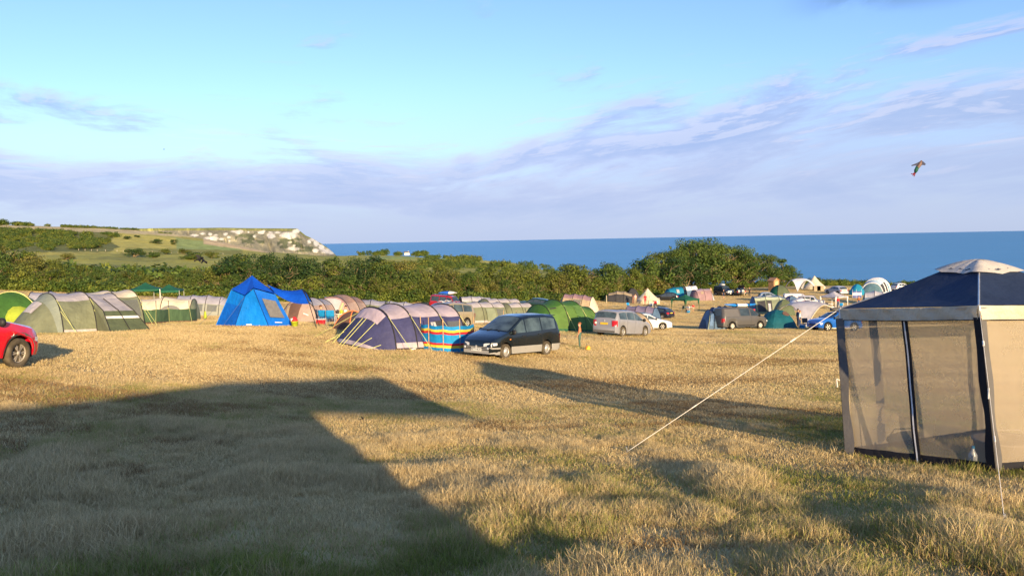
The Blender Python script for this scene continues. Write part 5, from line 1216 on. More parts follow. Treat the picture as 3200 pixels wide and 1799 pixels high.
    t = Tunnel('tunnel_tent', 'mauve-pink ridge tent right of the teal tunnel tent', at_d(2190, 143), .25, [(-1.3, 1.7, 1.8), (0, 1.8, 2.05), (1.4, 1.7, 2.0)], [(.66, 'side_panel', MAUVE), (1.0, 'roof_panel', MAUVEL)], small=True, front=dict(run=.6, hw2=1.3, parts=[(1, 'end_panel', MAUVE)]), back=dict(run=.6, parts=[(1, 'end_panel', GREYL)]))
    t.patch('window', SAND, 0, -1, .55, .85, .40, .58)
    gazebo('gazebo', 'open green gazebo standing alone in the middle of the field', at_d(2141, 119), .62, 2.75, 1.72, 2.35, GREEND, GREEND, group=None, legmat=pbr('green_pole', (.05, .09, .03), .5), legr=.05)
def bell(name, label, loc, rz, r, h, wall, m):
    o = thing(name, label, 'tent', loc, rz); n = 20
    for k in range(10):
        a0, a1 = 2*math.pi*k/10, 2*math.pi*(k+1)/10
        MB().grid([[Vector((math.cos(a0+(a1-a0)*j/3)*r*q, math.sin(a0+(a1-a0)*j/3)*r*q, wall+(h-wall)*(1-q)-.12*math.sin(math.pi*q))) for q in np.linspace(1, .02, 7)] for j in range(4)]).build('roof_panel', m, o, True)
        if k not in (7,): MB().grid([[Vector((math.cos(a0+(a1-a0)*j/3)*r*.99, math.sin(a0+(a1-a0)*j/3)*r*.99, z)) for z in (-.15, wall)] for j in range(4)]).build('wall_panel', m, o)
    MB().tube([(0, 0, 0), (0, 0, h+.06)], .03, 6).build('centre_pole', WOODPOLE, o)
    a = 2*math.pi*7.5/10; d = Vector((math.cos(a), math.sin(a), 0)); sd = Vector((-d.y, d.x, 0))
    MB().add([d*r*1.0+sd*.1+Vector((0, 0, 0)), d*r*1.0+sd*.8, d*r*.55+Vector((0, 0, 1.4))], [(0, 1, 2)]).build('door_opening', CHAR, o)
    MB().add([d*(r+.04)+sd*.2+Vector((0, 0, .0)), d*(r+.25)-sd*.75, d*r*.6+Vector((0, 0, 1.42))], [(0, 1, 2)]).build('door_flap', m, o)
    for k in range(6):
        a = 2*math.pi*(k+.5)/6; MB().tube([(math.cos(a)*r, math.sin(a)*r, wall), (math.cos(a)*r*1.6, math.sin(a)*r*1.6, -.1)], .01, 4).build('guy_rope', ROPE_W, o)
    return o
middle_tents()

# ------------------------------------------------------------------ tents at the right
def right_tents():
    # drive-away awning on the grey van
    c = on(G(2232, 1030)+Vector((.2, 1.2, 0)))
    t = Tunnel('drive_away_awning', 'dark blue drive-away awning at the tail of the grey van', c, .05, [(-.95, 1.35, 1.75, .55), (-.35, 1.45, 1.95, .35), (.35, 1.45, 2.05, .25), (1.0, 1.4, 2.05, .1)], [(.25, 'lower_side_panel', STEELB), (.62, 'side_panel', F_('awning_blue', (.035, .075, .15))), (1.0, 'roof_panel', F_('awning_blue_roof', (.045, .06, .12)))], cat='awning', front=dict(run=.1, hw2=1.2, parts=[(.5, 'end_panel', STEELB), (1, 'end_panel', F_('awning_blue', (.035, .075, .15)))]))
    for i in (0, 1, 2): t.patch('light_panel', F_('awning_pale', (.16, .26, .42)), i, -1, .25, .75, .12, .55)
    t.rope(0, 0, -1, .5, .8, -.5)
    # bottle green dome
    p = on(G(2442, 1027)+Vector((0, 1.2, 0))); o, P = dome('dome_tent', 'bottle green dome tent in front of the grey van', p, .35, 1.75, 1.5, 1.68, [F_('dome_green', (.04, .20, .11)), F_('dome_teal', (.008, .10, .13)), F_('dome_teal', (.008, .10, .13)), F_('dome_green_l', (.07, .25, .10))], sleeve=None)
    q = MB(); th0 = -1.1; q.grid([[P(th0+.42*math.cos(a)*r, .52-.13*math.sin(a)*r, .03) for a in np.linspace(0, 2*math.pi, 17)] for r in (.02, 1)]); q.build('vent', BROWND, o)
    # olive group with half-round windows
    c = at_d(2395, 106)
    t = Tunnel('tunnel_tent', 'grey-green tunnel tent with dark roof and open front behind the grey van', c, -.05, [(-1.7, 1.6, 2.1), (-.3, 1.7, 2.25), (1.4, 1.7, 2.2), (2.3, 1.4, 1.9)], [(.55, 'side_panel', SAGE), (.72, 'side_panel', F_('sage_pale', (.46, .50, .36))), (1.0, 'roof_panel', STEELB)], small=True, back=dict(run=1.0, hw2=1.0, parts=[(1, 'end_panel', OLIVE)]), front=dict(run=.5, parts=[(1, 'end_panel', STEELB)]))
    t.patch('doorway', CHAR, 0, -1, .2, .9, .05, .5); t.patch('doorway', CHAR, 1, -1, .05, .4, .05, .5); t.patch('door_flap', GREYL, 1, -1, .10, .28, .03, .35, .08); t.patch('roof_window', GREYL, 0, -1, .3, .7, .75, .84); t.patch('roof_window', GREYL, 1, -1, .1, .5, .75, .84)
    dome('dome_tent', 'round olive dome tent right of the grey-green tunnel tent', at_d(2450, 100), .2, 1.35, 1.25, 1.95, [OLIVED, OLIVE, OLIVED, SAGE], sleeve=None)
    dome('dome_tent', 'dark navy dome tent behind the round olive dome', at_d(2472, 116), .3, 1.5, 1.4, 1.9, [STEELB, DUSK])
    dome('dome_tent', 'small dark green dome tent beside the wooden hut', at_d(2436, 152), .3, 1.8, 1.7, 1.75, [OLIVED, GREEND])
    # pale event shelter
    shelter('event_shelter', 'light grey arched event shelter over the blue car', on(G(2545, 1022)+Vector((.2, 2.4, 0))), .42, 2.65, 2.45, GREYL, CREAM)
    shelter('event_shelter', 'white arched shelter beside the far bell tent', at_d(2500, 160), .3, 2.2, 2.4, WHITE, WHITE)
    bell('bell_tent', 'cream bell tent far off by the hedge, right of the white shelter', at_d(2545, 164), .0, 2.1, 2.7, .5, CREAM)
    # white patched tents
    t = Tunnel('tunnel_tent', 'mauve and white patched tent before the white van', at_d(2503, 112), .3, [(-1.2, 1.4, 1.5), (0, 1.5, 1.75), (1.2, 1.4, 1.5)], [(.6, 'side_panel', MAUVE), (1.0, 'roof_panel', WHITE)], small=True, front=dict(run=.9, hw2=.9, parts=[(.5, 'end_panel', WHITE), (1, 'end_panel', DUSK)]), back=dict(run=.7, parts=[(1, 'end_panel', BROWND)]))
    gazebo('gazebo', 'white pop-up gazebo right of centre beyond the event shelter', at_d(2606, 122), .55, 2.7, 1.62, 2.35, GREYL, WHITE, legmat=WHITE, legr=.05)
    # big teal and white tent
    c = at_d(2738, 150)
    t = Tunnel('tunnel_tent', 'large teal and white ribbed tunnel tent behind the dark gazebo roof', c, R(52), [(-2.8, 1.9, 2.0), (-1.5, 2.1, 2.6), (-.2, 2.2, 2.75), (1.1, 2.2, 2.75), (2.4, 2.0, 2.5)], [(.10, 'skirt_band', WHITE), (.45, 'side_panel', TEAL), (1.0, 'roof_panel', F_('teal_pale', (.42, .55, .66)))], front=dict(run=.6, parts=[(1, 'end_panel', F_('teal_grey', (.12, .22, .27)))]), back=dict(run=.5, parts=[(1, 'end_panel', TEAL)]), sleeve=WHITE, small=True, sl_r=.11)
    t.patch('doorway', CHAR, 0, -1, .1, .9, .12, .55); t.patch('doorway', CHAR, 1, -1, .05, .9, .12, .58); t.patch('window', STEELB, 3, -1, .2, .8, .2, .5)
    dome('dome_tent', 'bright teal dome tent at the left end of the big ribbed tent', at_d(2678, 146), .2, 1.3, 1.3, 1.9, [TEAL, F_('teal_bright', (.015, .30, .48))], sleeve=None)
    t = Tunnel('tunnel_tent', 'grey half-round tent tucked behind the dark gazebo roof', at_d(2732, 128), -.4, [(-1.4, 1.6, 1.8), (0, 1.8, 2.15), (1.2, 1.7, 2.0)], [(.4, 'side_panel', STEELB), (1.0, 'roof_panel', GREYL)], small=True, front=dict(run=.3, parts=[(1, 'end_panel', GREYG)]), back=dict(run=.3, parts=[(1, 'end_panel', GREYG)]))
    t.patch('window', PVC, 1, -1, .1, .9, .2, .5)
    windbreak('windbreak', 'blue and white windbreak before the bright teal dome', [on(G(2664, 931)), on(G(2676, 931)), on(G(2692, 930))], 1.2, [(.4, F_('wind_navy', (.10, .12, .30))), (.75, WHITE), (1, F_('wind_navy', (.10, .12, .30)))], WHITE, .3)
def shelter(name, label, loc, rz, hw, h, m, edge):
    """domed shelter open on four sides, cloth drawn down to four feet"""
    o = thing(name, label, 'shelter', loc, rz, tilt=slope(Vector(loc), 1.5)); n = 12
    def P(u, v):                          # u, v in -1..1
        r = max(abs(u), abs(v)); z = h*(1-.16*(u*u+v*v)) - h*.72*(u*u*v*v)**.9; k = 1+.0*r
        pin = 1-.16*(1-abs(v))*abs(u)**2 ; pin2 = 1-.16*(1-abs(u))*abs(v)**2
        return Vector((u*hw*pin, v*hw*pin2, max(z, .1)))
    for su in (-1, 1):
        for sv in (-1, 1):
            MB().grid([[P(su*i/n, sv*j/n) for j in range(n+1)] for i in range(n+1)]).build('roof_panel', m, o, True)
            c = P(su, sv); MB().tube([c, Vector((c.x*1.04, c.y*1.04, -.05))], [.16, .05], 6).build('foot', F_('foot_cloth', (.30, .38, .45)), o)
    for q in range(4):
        pts = []
        for i in range(2*n+1):
            s = -1+i/n; pts.append(P(*[(1, s), (-1, s), (s, 1), (s, -1)][q])+Vector((0, 0, .02)))
        MB().tube(pts, .045, 5).build('edge_piping', edge, o, True)
    MB().grid([[P(-1+.02*i, -1+2*j/n)+Vector((.03, 0, -.02)) for j in range(n+1)] for i in range(2)]).build('inner_wall', CHAR, o)
    m2 = MB(); m2.lathe([(.28, h+.01), (.2, h+.06), (.0, h+.07)], 10); m2.build('top_cap', CHAR, o, True)
    return o
right_tents()

# ------------------------------------------------------------------ windbreaks
def breaks():
    st = [(.17, SKYB), (.27, YELLOW), (.35, RED), (.68, SKYB), (.77, RED), (.86, YELLOW), (1.0, SKYB)]
    P4 = [on(G(1316, 1091)), on(G(1341, 1096)), on(G(1386, 1101)), on(G(1438, 1102)), on(G(1478, 1099)+Vector((0, 1.2, 0)))]
    windbreak('windbreak', 'blue, red and yellow striped windbreak in front of the black people carrier', P4, 1.18, st, WOODPOLE, .30)
    windbreak('windbreak', 'plain blue windbreak standing behind the black people carrier', [at_d(x, d) for x, d in ((1572, 62), (1612, 62.5), (1645, 62), (1698, 62))], 1.0, [(1.0, SKYB)], WOODPOLE, .35)
breaks()

# ------------------------------------------------------------------ vehicles
def car_on(kind, fw, rw, side=-1, Ls=1.0):
    """place a car by the ground points of its near-side wheels"""
    s = SPEC[kind]; F, Rr = Vector((fw.x, fw.y, 0)), Vector((rw.x, rw.y, 0)); d = (F-Rr).normalized(); per = Vector((-d.y, d.x, 0))
    if per.y < 0: per = -per
    mid = (F+Rr)/2; loc = mid-d*(s['L']/2-sum(s['wx'])/2)*Ls+per*(s['W']/2-.115); return on(loc), math.atan2(d.y, d.x)
def car_dir(kind, rw, d):
    s = SPEC[kind]; d = Vector((d[0], d[1], 0)).normalized(); return car_on(kind, rw+d*(s['wx'][1]-s['wx'][0]), rw)
def car_d(px, d, heading): return at_d(px, d), math.atan2(heading[1], heading[0])
def cars():
    # black people carrier
    loc, rz = car_on('carrier', G(1571, 1122), G(1708, 1109))
    greyt = paint('dusty_grey', (.30, .29, .27), .5, .1)
    c = Car('people_carrier', 'black people carrier with grey lower body beside the striped windbreak', 'carrier', loc, rz, paint('black', (.006, .010, .014), .22), rim=('cap', 12), rimmat=ALLOY, glass=GLASS_L, tyre=RUBBER_D, skirt=greyt, plate='N779 BCH', detail=2)
    MB().grid([[c.tr(-.02+.0*abs(y), y*c.hw(0)*.99, z) for z in (.24, .38)] for y in np.linspace(-1, 1, 9)]).build('bumper', greyt, c.o)
    for z in (.43, .50): MB().grid([[c.tr(-.022, y*c.hw(0)*.95, z+dz) for dz in (-.012, .012)] for y in np.linspace(-1, 1, 9)]).build('bumper_strip', greyt, c.o)
    e = MB(); e.lathe([(0, .008), (.05, .004), (.055, 0)], 12, 'X', c.tr(-.03, 0, .51)); e.build('badge', ALLOY, c.o)
    for sd in (1, -1):
        MB().box(c.sf(1.12, .80, sd, .012), (.07, .02, .04)).build('indicator', LAMP_AMBER, c.o)
        q = MB(); q.lathe([(0, 0), (.05, .0), (.0, .012)], 8, 'X', c.tr(-.025, sd*.62, .46)); q.build('fog_lamp', LAMP_CLEAR, c.o)
    for sd in (1, -1): MB().tube([c.tr(1.0, .35*sd, 1.135), c.tr(1.07, .0+.1*sd, 1.175)], .014, 4).build('wiper', BLACKPL, c.o)
    MB().box(c.tr(4.42, 0, 1.73), (.25, 1.15, .03)).build('roof_spoiler', paint('black', (.006, .010, .014), .22), c.o)
    # silver people carrier
    loc, rz = car_dir('mpv', G(1943, 1052), (.64, .77))
    c = Car('people_carrier', 'silver people carrier seen from behind, right of the big green tent', 'mpv', loc, rz, paint('silver', (.24, .24, .265), .38), rim=('spoke', 6), glass=GLASS_L, tyre=RUBBER_D, rearplate='', detail=1)
    b = MB(); b.lathe([(0, -.008), (.06, -.004), (.065, 0)], 12, 'X', c.tr(4.385, 0, .95)); b.build('badge', ALLOY, c.o)
    MB().grid([[c.tr(4.415, y*.80, z) for z in (.26, .36)] for y in np.linspace(-1, 1, 5)]).build('bumper', GREYPL, c.o); c.bars(1.9, 3.4)
    MB().box(c.tr(4.40, .62, .80), (.02, .12, .14)).build('heart_sticker', WHITEB, c.o)
    # white hatchback behind it
    loc, rz = car_on('hatch', G(2066, 1030), G(1986, 1030))
    Car('hatchback', 'white hatchback half hidden behind the silver people carrier', 'hatch', loc, rz, paint('white', (.72, .70, .68), .3), rim=('spoke', 6), rimmat=WHITE_AL, glass=GLASS_L)
    loc, rz = car_d(2052, 103, (-.75, .66)); Car('hatchback', 'dark navy hatchback seen from behind beyond the white one', 'hatch', loc, rz, paint('navy', (.012, .016, .035), .25), rearplate='', detail=0, H=.95)
    # grey van with a kayak
    loc, rz = car_dir('van', G(2288, 1030), (.92, .39))
    gp = paint('warm_grey', (.075, .070, .066), .4, .3)
    c = Car('camper_van', 'grey panel van with a blue kayak on its roof', 'van', loc, rz, gp, cat='van', rim=('steel', 8), rimmat=WHITE_AL, tyre=RUBBER, glass=GLASS, detail=1)
    for sd in (1, -1):
        c.pane(2.05, 3.05, sd); q = MB().grid([[c.sf(3.2+1.45*i/5, 1.16+.62*j/3, sd, .008) for j in range(4)] for i in range(6)]).build('blank_panel', paint('warm_grey_light', (.105, .098, .092), .45, .2), c.o)
        MB().grid([[c.sf(1.2+3.3*i/8, .30+.10*j, sd, .012) for j in range(2)] for i in range(9) ]).build('side_moulding', BLACKPL, c.o)
    c.bars(2.1, 3.9)
    z = SPEC['van']; k = thing('kayak', 'bright blue and white kayak on the roof of the grey van', 'kayak', c.o.matrix_basis @ c.tr(2.55, -.30, 1.94), rz)
    k.rotation_euler = c.o.rotation_euler; rows = []
    for i in range(15):
        x = -1.75+3.5*i/14; w = .36*(1-abs(x/1.78)**2.4); rows.append([Vector((x, w*math.cos(a), .16+.14*math.sin(a)*(1-abs(x/1.8)**3)+.10*abs(x/1.75)**2)) for a in np.linspace(0, 2*math.pi, 12, endpoint=False)])
    kb = pbr('kayak_blue', (.012, .20, .62), .3, .5)
    MB().grid(rows[:6], close=True).build('stern', kb, k, True); MB().grid(rows[5:10], close=True).build('middle', pbr('kayak_white', (.75, .78, .82), .3, .5), k, True); MB().grid(rows[9:], close=True).build('bow', kb, k, True)
    for x in (-.65, .7): MB().box((x, 0, .18), (.05, .70, .30)).build('strap', BLACKPL, k)
    # blue car by the event shelter
    loc, rz = car_on('suv', G(2577, 1034.5), G(2676, 1035))
    c = Car('estate_car', 'bright blue car under the light grey event shelter with a roof box', 'suv', loc, rz, paint('blue', (.008, .10, .42), .22), rim=('spoke', 5), rimmat=WHITE_AL)
    c.bars(); m = MB(); m.lathe([(0, -.95), (.2, -.9), (.33, -.4), (.33, .5), (.22, .85), (0, .9)], 12, 'X'); rb = m.build('roof_box', GREYPL, c.o, True); rb.location = c.tr(2.7, 0, 1.80); rb.scale = (1, 1, .55)
    for sd in (1, -1): MB().box(c.tr(2.2, sd*.93, .27), (2.1, .10, .06)).build('side_step', pbr('step_pale', (.70, .62, .45), .5), c.o)
    # red car at the left edge
    loc, rz = car_on('crossover', G(68, 1150), G(-290, 1176))
    c = Car('crossover_car', 'bright red crossover car nosing in at the left edge', 'crossover', loc, rz, paint('red', (.62, .004, .022), .18), rim=('twin', 6), rimmat=pbr('alloy_dusty', (.40, .36, .30), .45, .4, metal=.2), tyre=RUBBER_D, trim=GREYPL, detail=1)
    for sd in (1, -1): q = MB(); q.lathe([(0, .012), (.055, .006), (.06, 0)], 12, 'Y', c.sf(1.02, .82, sd, .004)); q.build('wing_badge', ALLOY, c.o)
    MB().grid([[c.tr(-.03, y*c.hw(0)*.96, z) for z in (.30, .50)] for y in np.linspace(-1, 1, 9)]).build('bumper', GREYPL, c.o)
    # beige estate
    loc, rz = car_on('mpv', G(1352, 1024), G(1473, 1024.5))
    c = Car('estate_car', 'beige family car behind the striped windbreak with towels on its roof', 'mpv', loc, rz, paint('champagne', (.28, .235, .16), .38), rim=('spoke', 7), glass=GLASS_L)
    for q, (x, y, m, s) in enumerate(((2.6, -.4, WHITEB, (.9, .5)), (3.5, -.35, MAUVEL, (.6, .5)))):
        p = c.o.matrix_basis @ c.tr(x, y, 1.69); t = thing('towel', ('white towel drying on the roof of the beige car', 'pink towel drying on the roof of the beige car')[q], 'towel', p, rz, 'towels on the car roof')
        MB().grid([[Vector((s[0]*(i/6-.5), s[1]*(j/5-.5), .03+.05*math.sin(i*1.7+j)*math.sin(j*2.1))) for j in range(6)] for i in range(7)]).build('cloth', m, t, True, solid=.02)
    # red off-roader with a boat on the roof
    loc, rz = car_d(1403, 95, (.93, -.36)); c = Car('offroad_car', 'dark red off-road car with a blue load on the roof behind the purple tent', 'offroad', loc, rz, paint('dark_red', (.30, .008, .016), .25), cat='car', rim=('steel', 8), detail=1); c.bars(2.4, 3.8)
    k = thing('roof_load', 'bright blue and white bundle on the dark red off-road car', 'bundle', c.o.matrix_basis @ c.tr(2.6, 0, 1.93), rz); rows = [[Vector((x, .45*math.cos(a), .22+.2*math.sin(a)*(1-abs(x/1.1)**3))) for a in np.linspace(0, 2*math.pi, 10, endpoint=False)] for x in np.linspace(-1, 1, 9)]
    MB().grid(rows[:6], close=True).build('blue_part', pbr('load_blue', (.02, .12, .55), .5), k, True); MB().grid(rows[5:], close=True).build('white_part', WHITEB, k, True)
    # dark cars under the hedge behind the green tent
    loc, rz = car_d(1712, 97, (-.95, -.3)); Car('estate_car', 'dark blue-green estate car behind the left end of the big green tent', 'hatch', loc, rz, paint('bottle', (.01, .035, .045), .25), detail=0)
    loc, rz = car_d(1668, 101, (-.9, .3)); Car('offroad_car', 'dark green car close to the hedge, left of the estate car', 'suv', loc, rz, paint('dark_green', (.010, .032, .022), .3), detail=0)
    loc, rz = car_d(2080, 141, (-.98, .12)); Car('estate_car', 'black estate car between the bell tent and the teal tent', 'hatch', loc, rz, paint('black2', (.008, .010, .014), .25), rearplate='', detail=0)
    loc, rz = car_d(2262, 158, (.35, -.94)); c = Car('offroad_car', 'dark blue off-roader with a roof box, parked under the big trees', 'offroad', loc, rz, paint('midnight', (.015, .022, .045), .25), detail=0, plate='')
    MB().grid([[c.tr(-.03, y*c.hw(0)*.9, z) for z in (.55, .95)] for y in np.linspace(-1, 1, 5)]).build('white_front', WHITEB, c.o); q = MB(); q.lathe([(0, -.8), (.3, -.7), (.34, .6), (0, .8)], 10, 'X'); b = q.build('roof_box', WHITEB, c.o, True); b.location = c.tr(2.8, 0, 2.05); b.scale = (1, 1, .5)
    loc, rz = car_d(2312, 156, (.1, .99)); c = Car('hatchback', 'black hatchback with its boot lid open under the big trees', 'hatch', loc, rz, paint('black3', (.008, .008, .010), .25), detail=0)
    MB().add([c.tr(3.7, y, z) for y, z in ((-.6, 1.40), (.6, 1.40))]+[c.tr(4.25, y, 2.0) for y in (.55, -.55)], [(0, 1, 2, 3)]).build('boot_lid', paint('black3', (.008, .008, .010), .25), c.o, solid=.05); MB().box(c.tr(4.14, 0, .9), (.04, 1.2, .35)).build('boot_opening', WHITEB, c.o)
    loc, rz = car_d(2405, 138, (.98, -.1)); Car('hatchback', 'silver-blue hatchback whose roof shows before the wooden hut', 'hatch', loc, rz, paint('silver_blue', (.26, .32, .40), .3), detail=0, Ls=.9)
    loc, rz = car_d(2493, 128, (.97, -.2)); Car('panel_van', 'white panel van right of the wooden hut', 'van', loc, rz, paint('white_van', (.66, .62, .62), .4, .2), cat='van', detail=0, Ls=.9, H=.9)
    loc, rz = car_d(2535, 124, (.9, -.42)); Car('pickup', 'white pickup car nose-on beside the white panel van', 'offroad', loc, rz, paint('white_van', (.66, .62, .62), .4, .2), detail=0, H=.85, Ls=.85)
    loc, rz = car_d(2613, 148, (-.3, .95)); Car('saloon_car', 'silver saloon seen from behind at the seaward hedge', 'hatch', loc, rz, paint('silver2', (.45, .46, .50), .3), detail=0, rearplate='', Ls=1.08)
    loc, rz = car_d(2818, 160, (.9, .3)); Car('hatchback', 'white car roof showing just over the dark gazebo roof', 'hatch', loc, rz, paint('white', (.72, .70, .68), .3), detail=0)
    loc, rz = car_d(1074, 78, (.5, .86)); Car('motorhome', 'white van roof behind the pinkish brown tent', 'van', loc, rz, paint('white', (.72, .70, .68), .3), cat='van', detail=0, H=1.12)
    loc, rz = car_d(1880, 90, (-.95, .2)); Car('hatchback', 'dark car roof just left above the silver people carrier', 'hatch', loc, rz, paint('black2', (.008, .010, .014), .25), detail=0)
cars()

# ------------------------------------------------------------------ screened gazebo in the right foreground
def screen_gazebo():
    N, L = at_depth(3059, 954, 9.8), at_depth(2625, 964, 12.26); e1 = L-N; e2 = Vector((e1.y, -e1.x, 0)); gr = e1.z/max(e1.y, .1)
    Rt = N+e2; Rt.z = N.z+gr*e2.y; Bk = L+e2; Bk.z = L.z+gr*e2.y
    nb, lb = G(3112, 1478), G(2657, 1423); sh = ((nb-N)+(lb-L))/2; sh.z = 0
    base = [on(nb), on(lb), on(Vector((Bk.x+.16, Bk.y+.05, 0))), on(Vector((Rt.x+.20, Rt.y-.08, 0)))]; top = [N, L, Bk, Rt]
    o0 = on((nb+base[2])/2); o = thing('screen_gazebo', 'navy-roofed mesh-walled gazebo with cream valance in the right foreground', 'gazebo', o0)
    base = [b-o0 for b in base]; top = [t-o0 for t in top]; ctr = sum(top, Vector())/4
    navy = fabric('gazebo_navy', (.020, .034, .075), .7, .05, .25); vcream = fabric('gazebo_cream', (.66, .58, .44), .7, .22, .6); strap = fabric('gazebo_black', (.016, .016, .022), .8, 0, .2); grey = fabric('gazebo_grey', (.11, .105, .105), .8, 0, .2)
    net = see_through('insect_mesh', (.47, .39, .29), .46, .8); zipm = pbr('zip_white', (.70, .70, .72), .5)
    ring = [ctr+(t-ctr)*.25 for t in top]; 
    for r_ in ring: r_.z = ctr.z+.49
    for k in range(4):
        a, b, c_, d = top[k], top[(k+1) % 4], ring[(k+1) % 4], ring[k]; out = ((a+b)/2-ctr); out.z = 0; out.normalize(); rows = []
        for i in range(9):
            v = i/8; row = []
            for j in range(13):
                p = a.lerp(b, j/12).lerp(d.lerp(c_, j/12), v); p.z -= .05*math.sin(math.pi*v)*(.4+.6*math.sin(math.pi*j/12)); row.append(p)
            rows.append(row)
        MB().grid(rows).build('roof_panel', navy, o, True)
        # scalloped inner edge of the vent
        MB().grid([[d.lerp(c_, j/16)+Vector((0, 0, .015+(.03 if i else 0)-.02*abs(math.sin(j*math.pi/4)))) for j in range(17)] for i in (0, 1)]).build('vent_edge', navy, o)
        # valance, slightly crumpled
        rows = []
        for i in range(5):
            row = []
            for j in range(41):
                p = a.lerp(b, j/40)+out*(.02+.02*mnoise.noise((j*.22+k*9, i*.5, 1))+.012*math.sin(j*.9+i)); p.z -= .168*i/4+.012*math.sin(math.pi*j/40); row.append(p)
            rows.append(row)
        MB().grid(rows).build('valance', vcream, o, True)
        MB().tube([a.lerp(b, j/12)+out*.03+Vector((0, 0, -.172-.012*math.sin(math.pi*j/12))) for j in range(13)], .006, 4).build('valance_hem', strap, o)
        # mesh wall
        A, B = base[k], base[(k+1) % 4]; rows = []
        def W(u, v): 
            q = A.lerp(B, u).lerp(a.lerp(b, u), v); q += -out*(.03+.07*math.sin(math.pi*u)*math.sin(math.pi*v))+out*.028*mnoise.noise((u*7+v*4, v*2.2-u*5, k*3.1)); return q
        rows = [[W(j/20, .055+(.93-.055)*i/16) for j in range(21)] for i in range(17)]
        MB().grid(rows).build('mesh_wall', net, o, True)
        MB().grid([[W(j/20, .0+.058*i) for j in range(21)] for i in range(2)]).build('ground_strip', strap, o)
        if k == 0 or k == 3:
            u0 = .50 if k == 0 else .5
            def Z(v, w): q = W(u0+.05*math.sin(v*2.4)*(1-v), v)+out*.02; return q+(B-A).normalized()*w
            for w0, w1, m, nm in ((-.045, .045, strap, 'zip_tape'),): MB().grid([[Z(i/14*.95, w0), Z(i/14*.95, w1)] for i in range(15)]).build(nm, m, o, True)
            MB().grid([[Z(i/14*.95, -.010)+out*.008, Z(i/14*.95, .010)+out*.008] for i in range(15)]).build('zip', zipm, o)
        if k == 1: MB().grid([[W(.18, .06+.85*i/6), W(.235, .06+.85*i/6)] for i in range(7)]).build('door_tape', grey, o)
        # crossbar under the roof
        MB().tube([a+Vector((0, 0, -.03)), b+Vector((0, 0, -.03))], .015, 5).build('crossbar', STEEL, o)
    for k in range(4):
        A, a = base[k], top[k]; nx, pv = base[(k+1) % 4]-A, base[k-1]-A; nx.normalize(); pv.normalize()
        MB().tube([A+Vector((0, 0, -.03)), a], .02, 6).build('post', STEEL, o)
        q = lambda t, d, w: A.lerp(a, t)+d*w-(nx+pv)*.015
        for d, m, nm in ((nx, strap, 'post_sleeve'), (pv, grey, 'post_sleeve')):
            MB().grid([[q(i/10*.93, d, -.005)-(nx+pv)*.03, q(i/10*.93, d, .085+.03*math.sin(i*1.3)*(1-i/10))] for i in range(11)]).build(nm, m, o, True)
        for z in (.5,): MB().tube([A.lerp(a, z)-(nx+pv)*.05, A.lerp(a, z)-(nx+pv)*.08+Vector((0, 0, .03)), A.lerp(a, z)-(nx+pv)*.07+Vector((0, 0, -.10))], .009, 4).build('tie', WHITEB, o)
    # cream vent cap
    rows = []
    for i in range(7):
        v = i/6; row = []
        for j in range(24):
            an = j/24*4; k = int(an); w = an-k; p = (ring[k].lerp(ring[(k+1) % 4], w)-ctr)*1.22*(1-v); z = .50+.14*math.sin(v*math.pi/2)-.03*abs(math.sin(w*math.pi))*(1-v)+.012*math.sin(j*2.3)
            row.append(ctr+Vector((p.x, p.y, z)))
        rows.append(row)
    MB().grid(rows, close=True).build('vent_cap', fabric('cap_cream', (.72, .66, .58), .7, .25, .16), o, True)
    for k in range(4): MB().tube([top[k], ctr+Vector((0, 0, .60))], .012, 5).build('roof_pole', STEEL, o)
    # guy ropes with runners
    for a, g in ((top[1], G(1957, 1412)), (top[0], G(3140, 1632))):
        g = g-o0; MB().tube([a, g], .0042 if a is top[1] else .0026, 5).build('guy_rope', ROPE_W, o)
        for f, s in ((.22, .020), (.68, .013)):
            p = a.lerp(g, f); MB().tube([a.lerp(g, f-.012), a.lerp(g, f+.012)], s*.6, 5).build('rope_runner', WHITEB, o)
        MB().tube([g+Vector((0, 0, .08)), g+Vector((.05, 0, -.1))], .008, 5).build('peg', STEEL, o)
    # a few things inside
    p = o0+(base[0]*.35+base[3]*.35+base[1]*.3); 
    t = thing('storage_tub', 'low plastic tub on the grass inside the mesh gazebo', 'tub', on(p)); m = MB(); m.lathe([(0, .01), (.30, .01), (.36, .30), (.38, .30), (.38, .33), (.34, .32), (.29, .04), (0, .04)], 16); m.build('tub', pbr('tub_plastic', (.12, .10, .09), .5), t, True)
    MB().tube([(-.37, 0, .3), (-.2, .0, .44), (.2, 0, .44), (.37, 0, .3)], .012, 5).build('handle', pbr('tub_handle', (.2, .18, .16), .5), t, True)
    t = thing('water_bottle', 'clear water bottle standing by the near wall inside the gazebo', 'bottle', on(o0+base[0].lerp(base[1], .18)+Vector((.15, .12, 0)))); m = MB(); m.lathe([(0, 0), (.05, .0), (.052, .17), (.02, .23), (.018, .26)], 12); m.build('bottle', pbr('bottle_clear', (.55, .58, .6), .2, .5), t, True); m = MB(); m.lathe([(.021, .255), (.021, .285), (0, .287)], 10); m.build('cap', SKYB, t)
screen_gazebo()

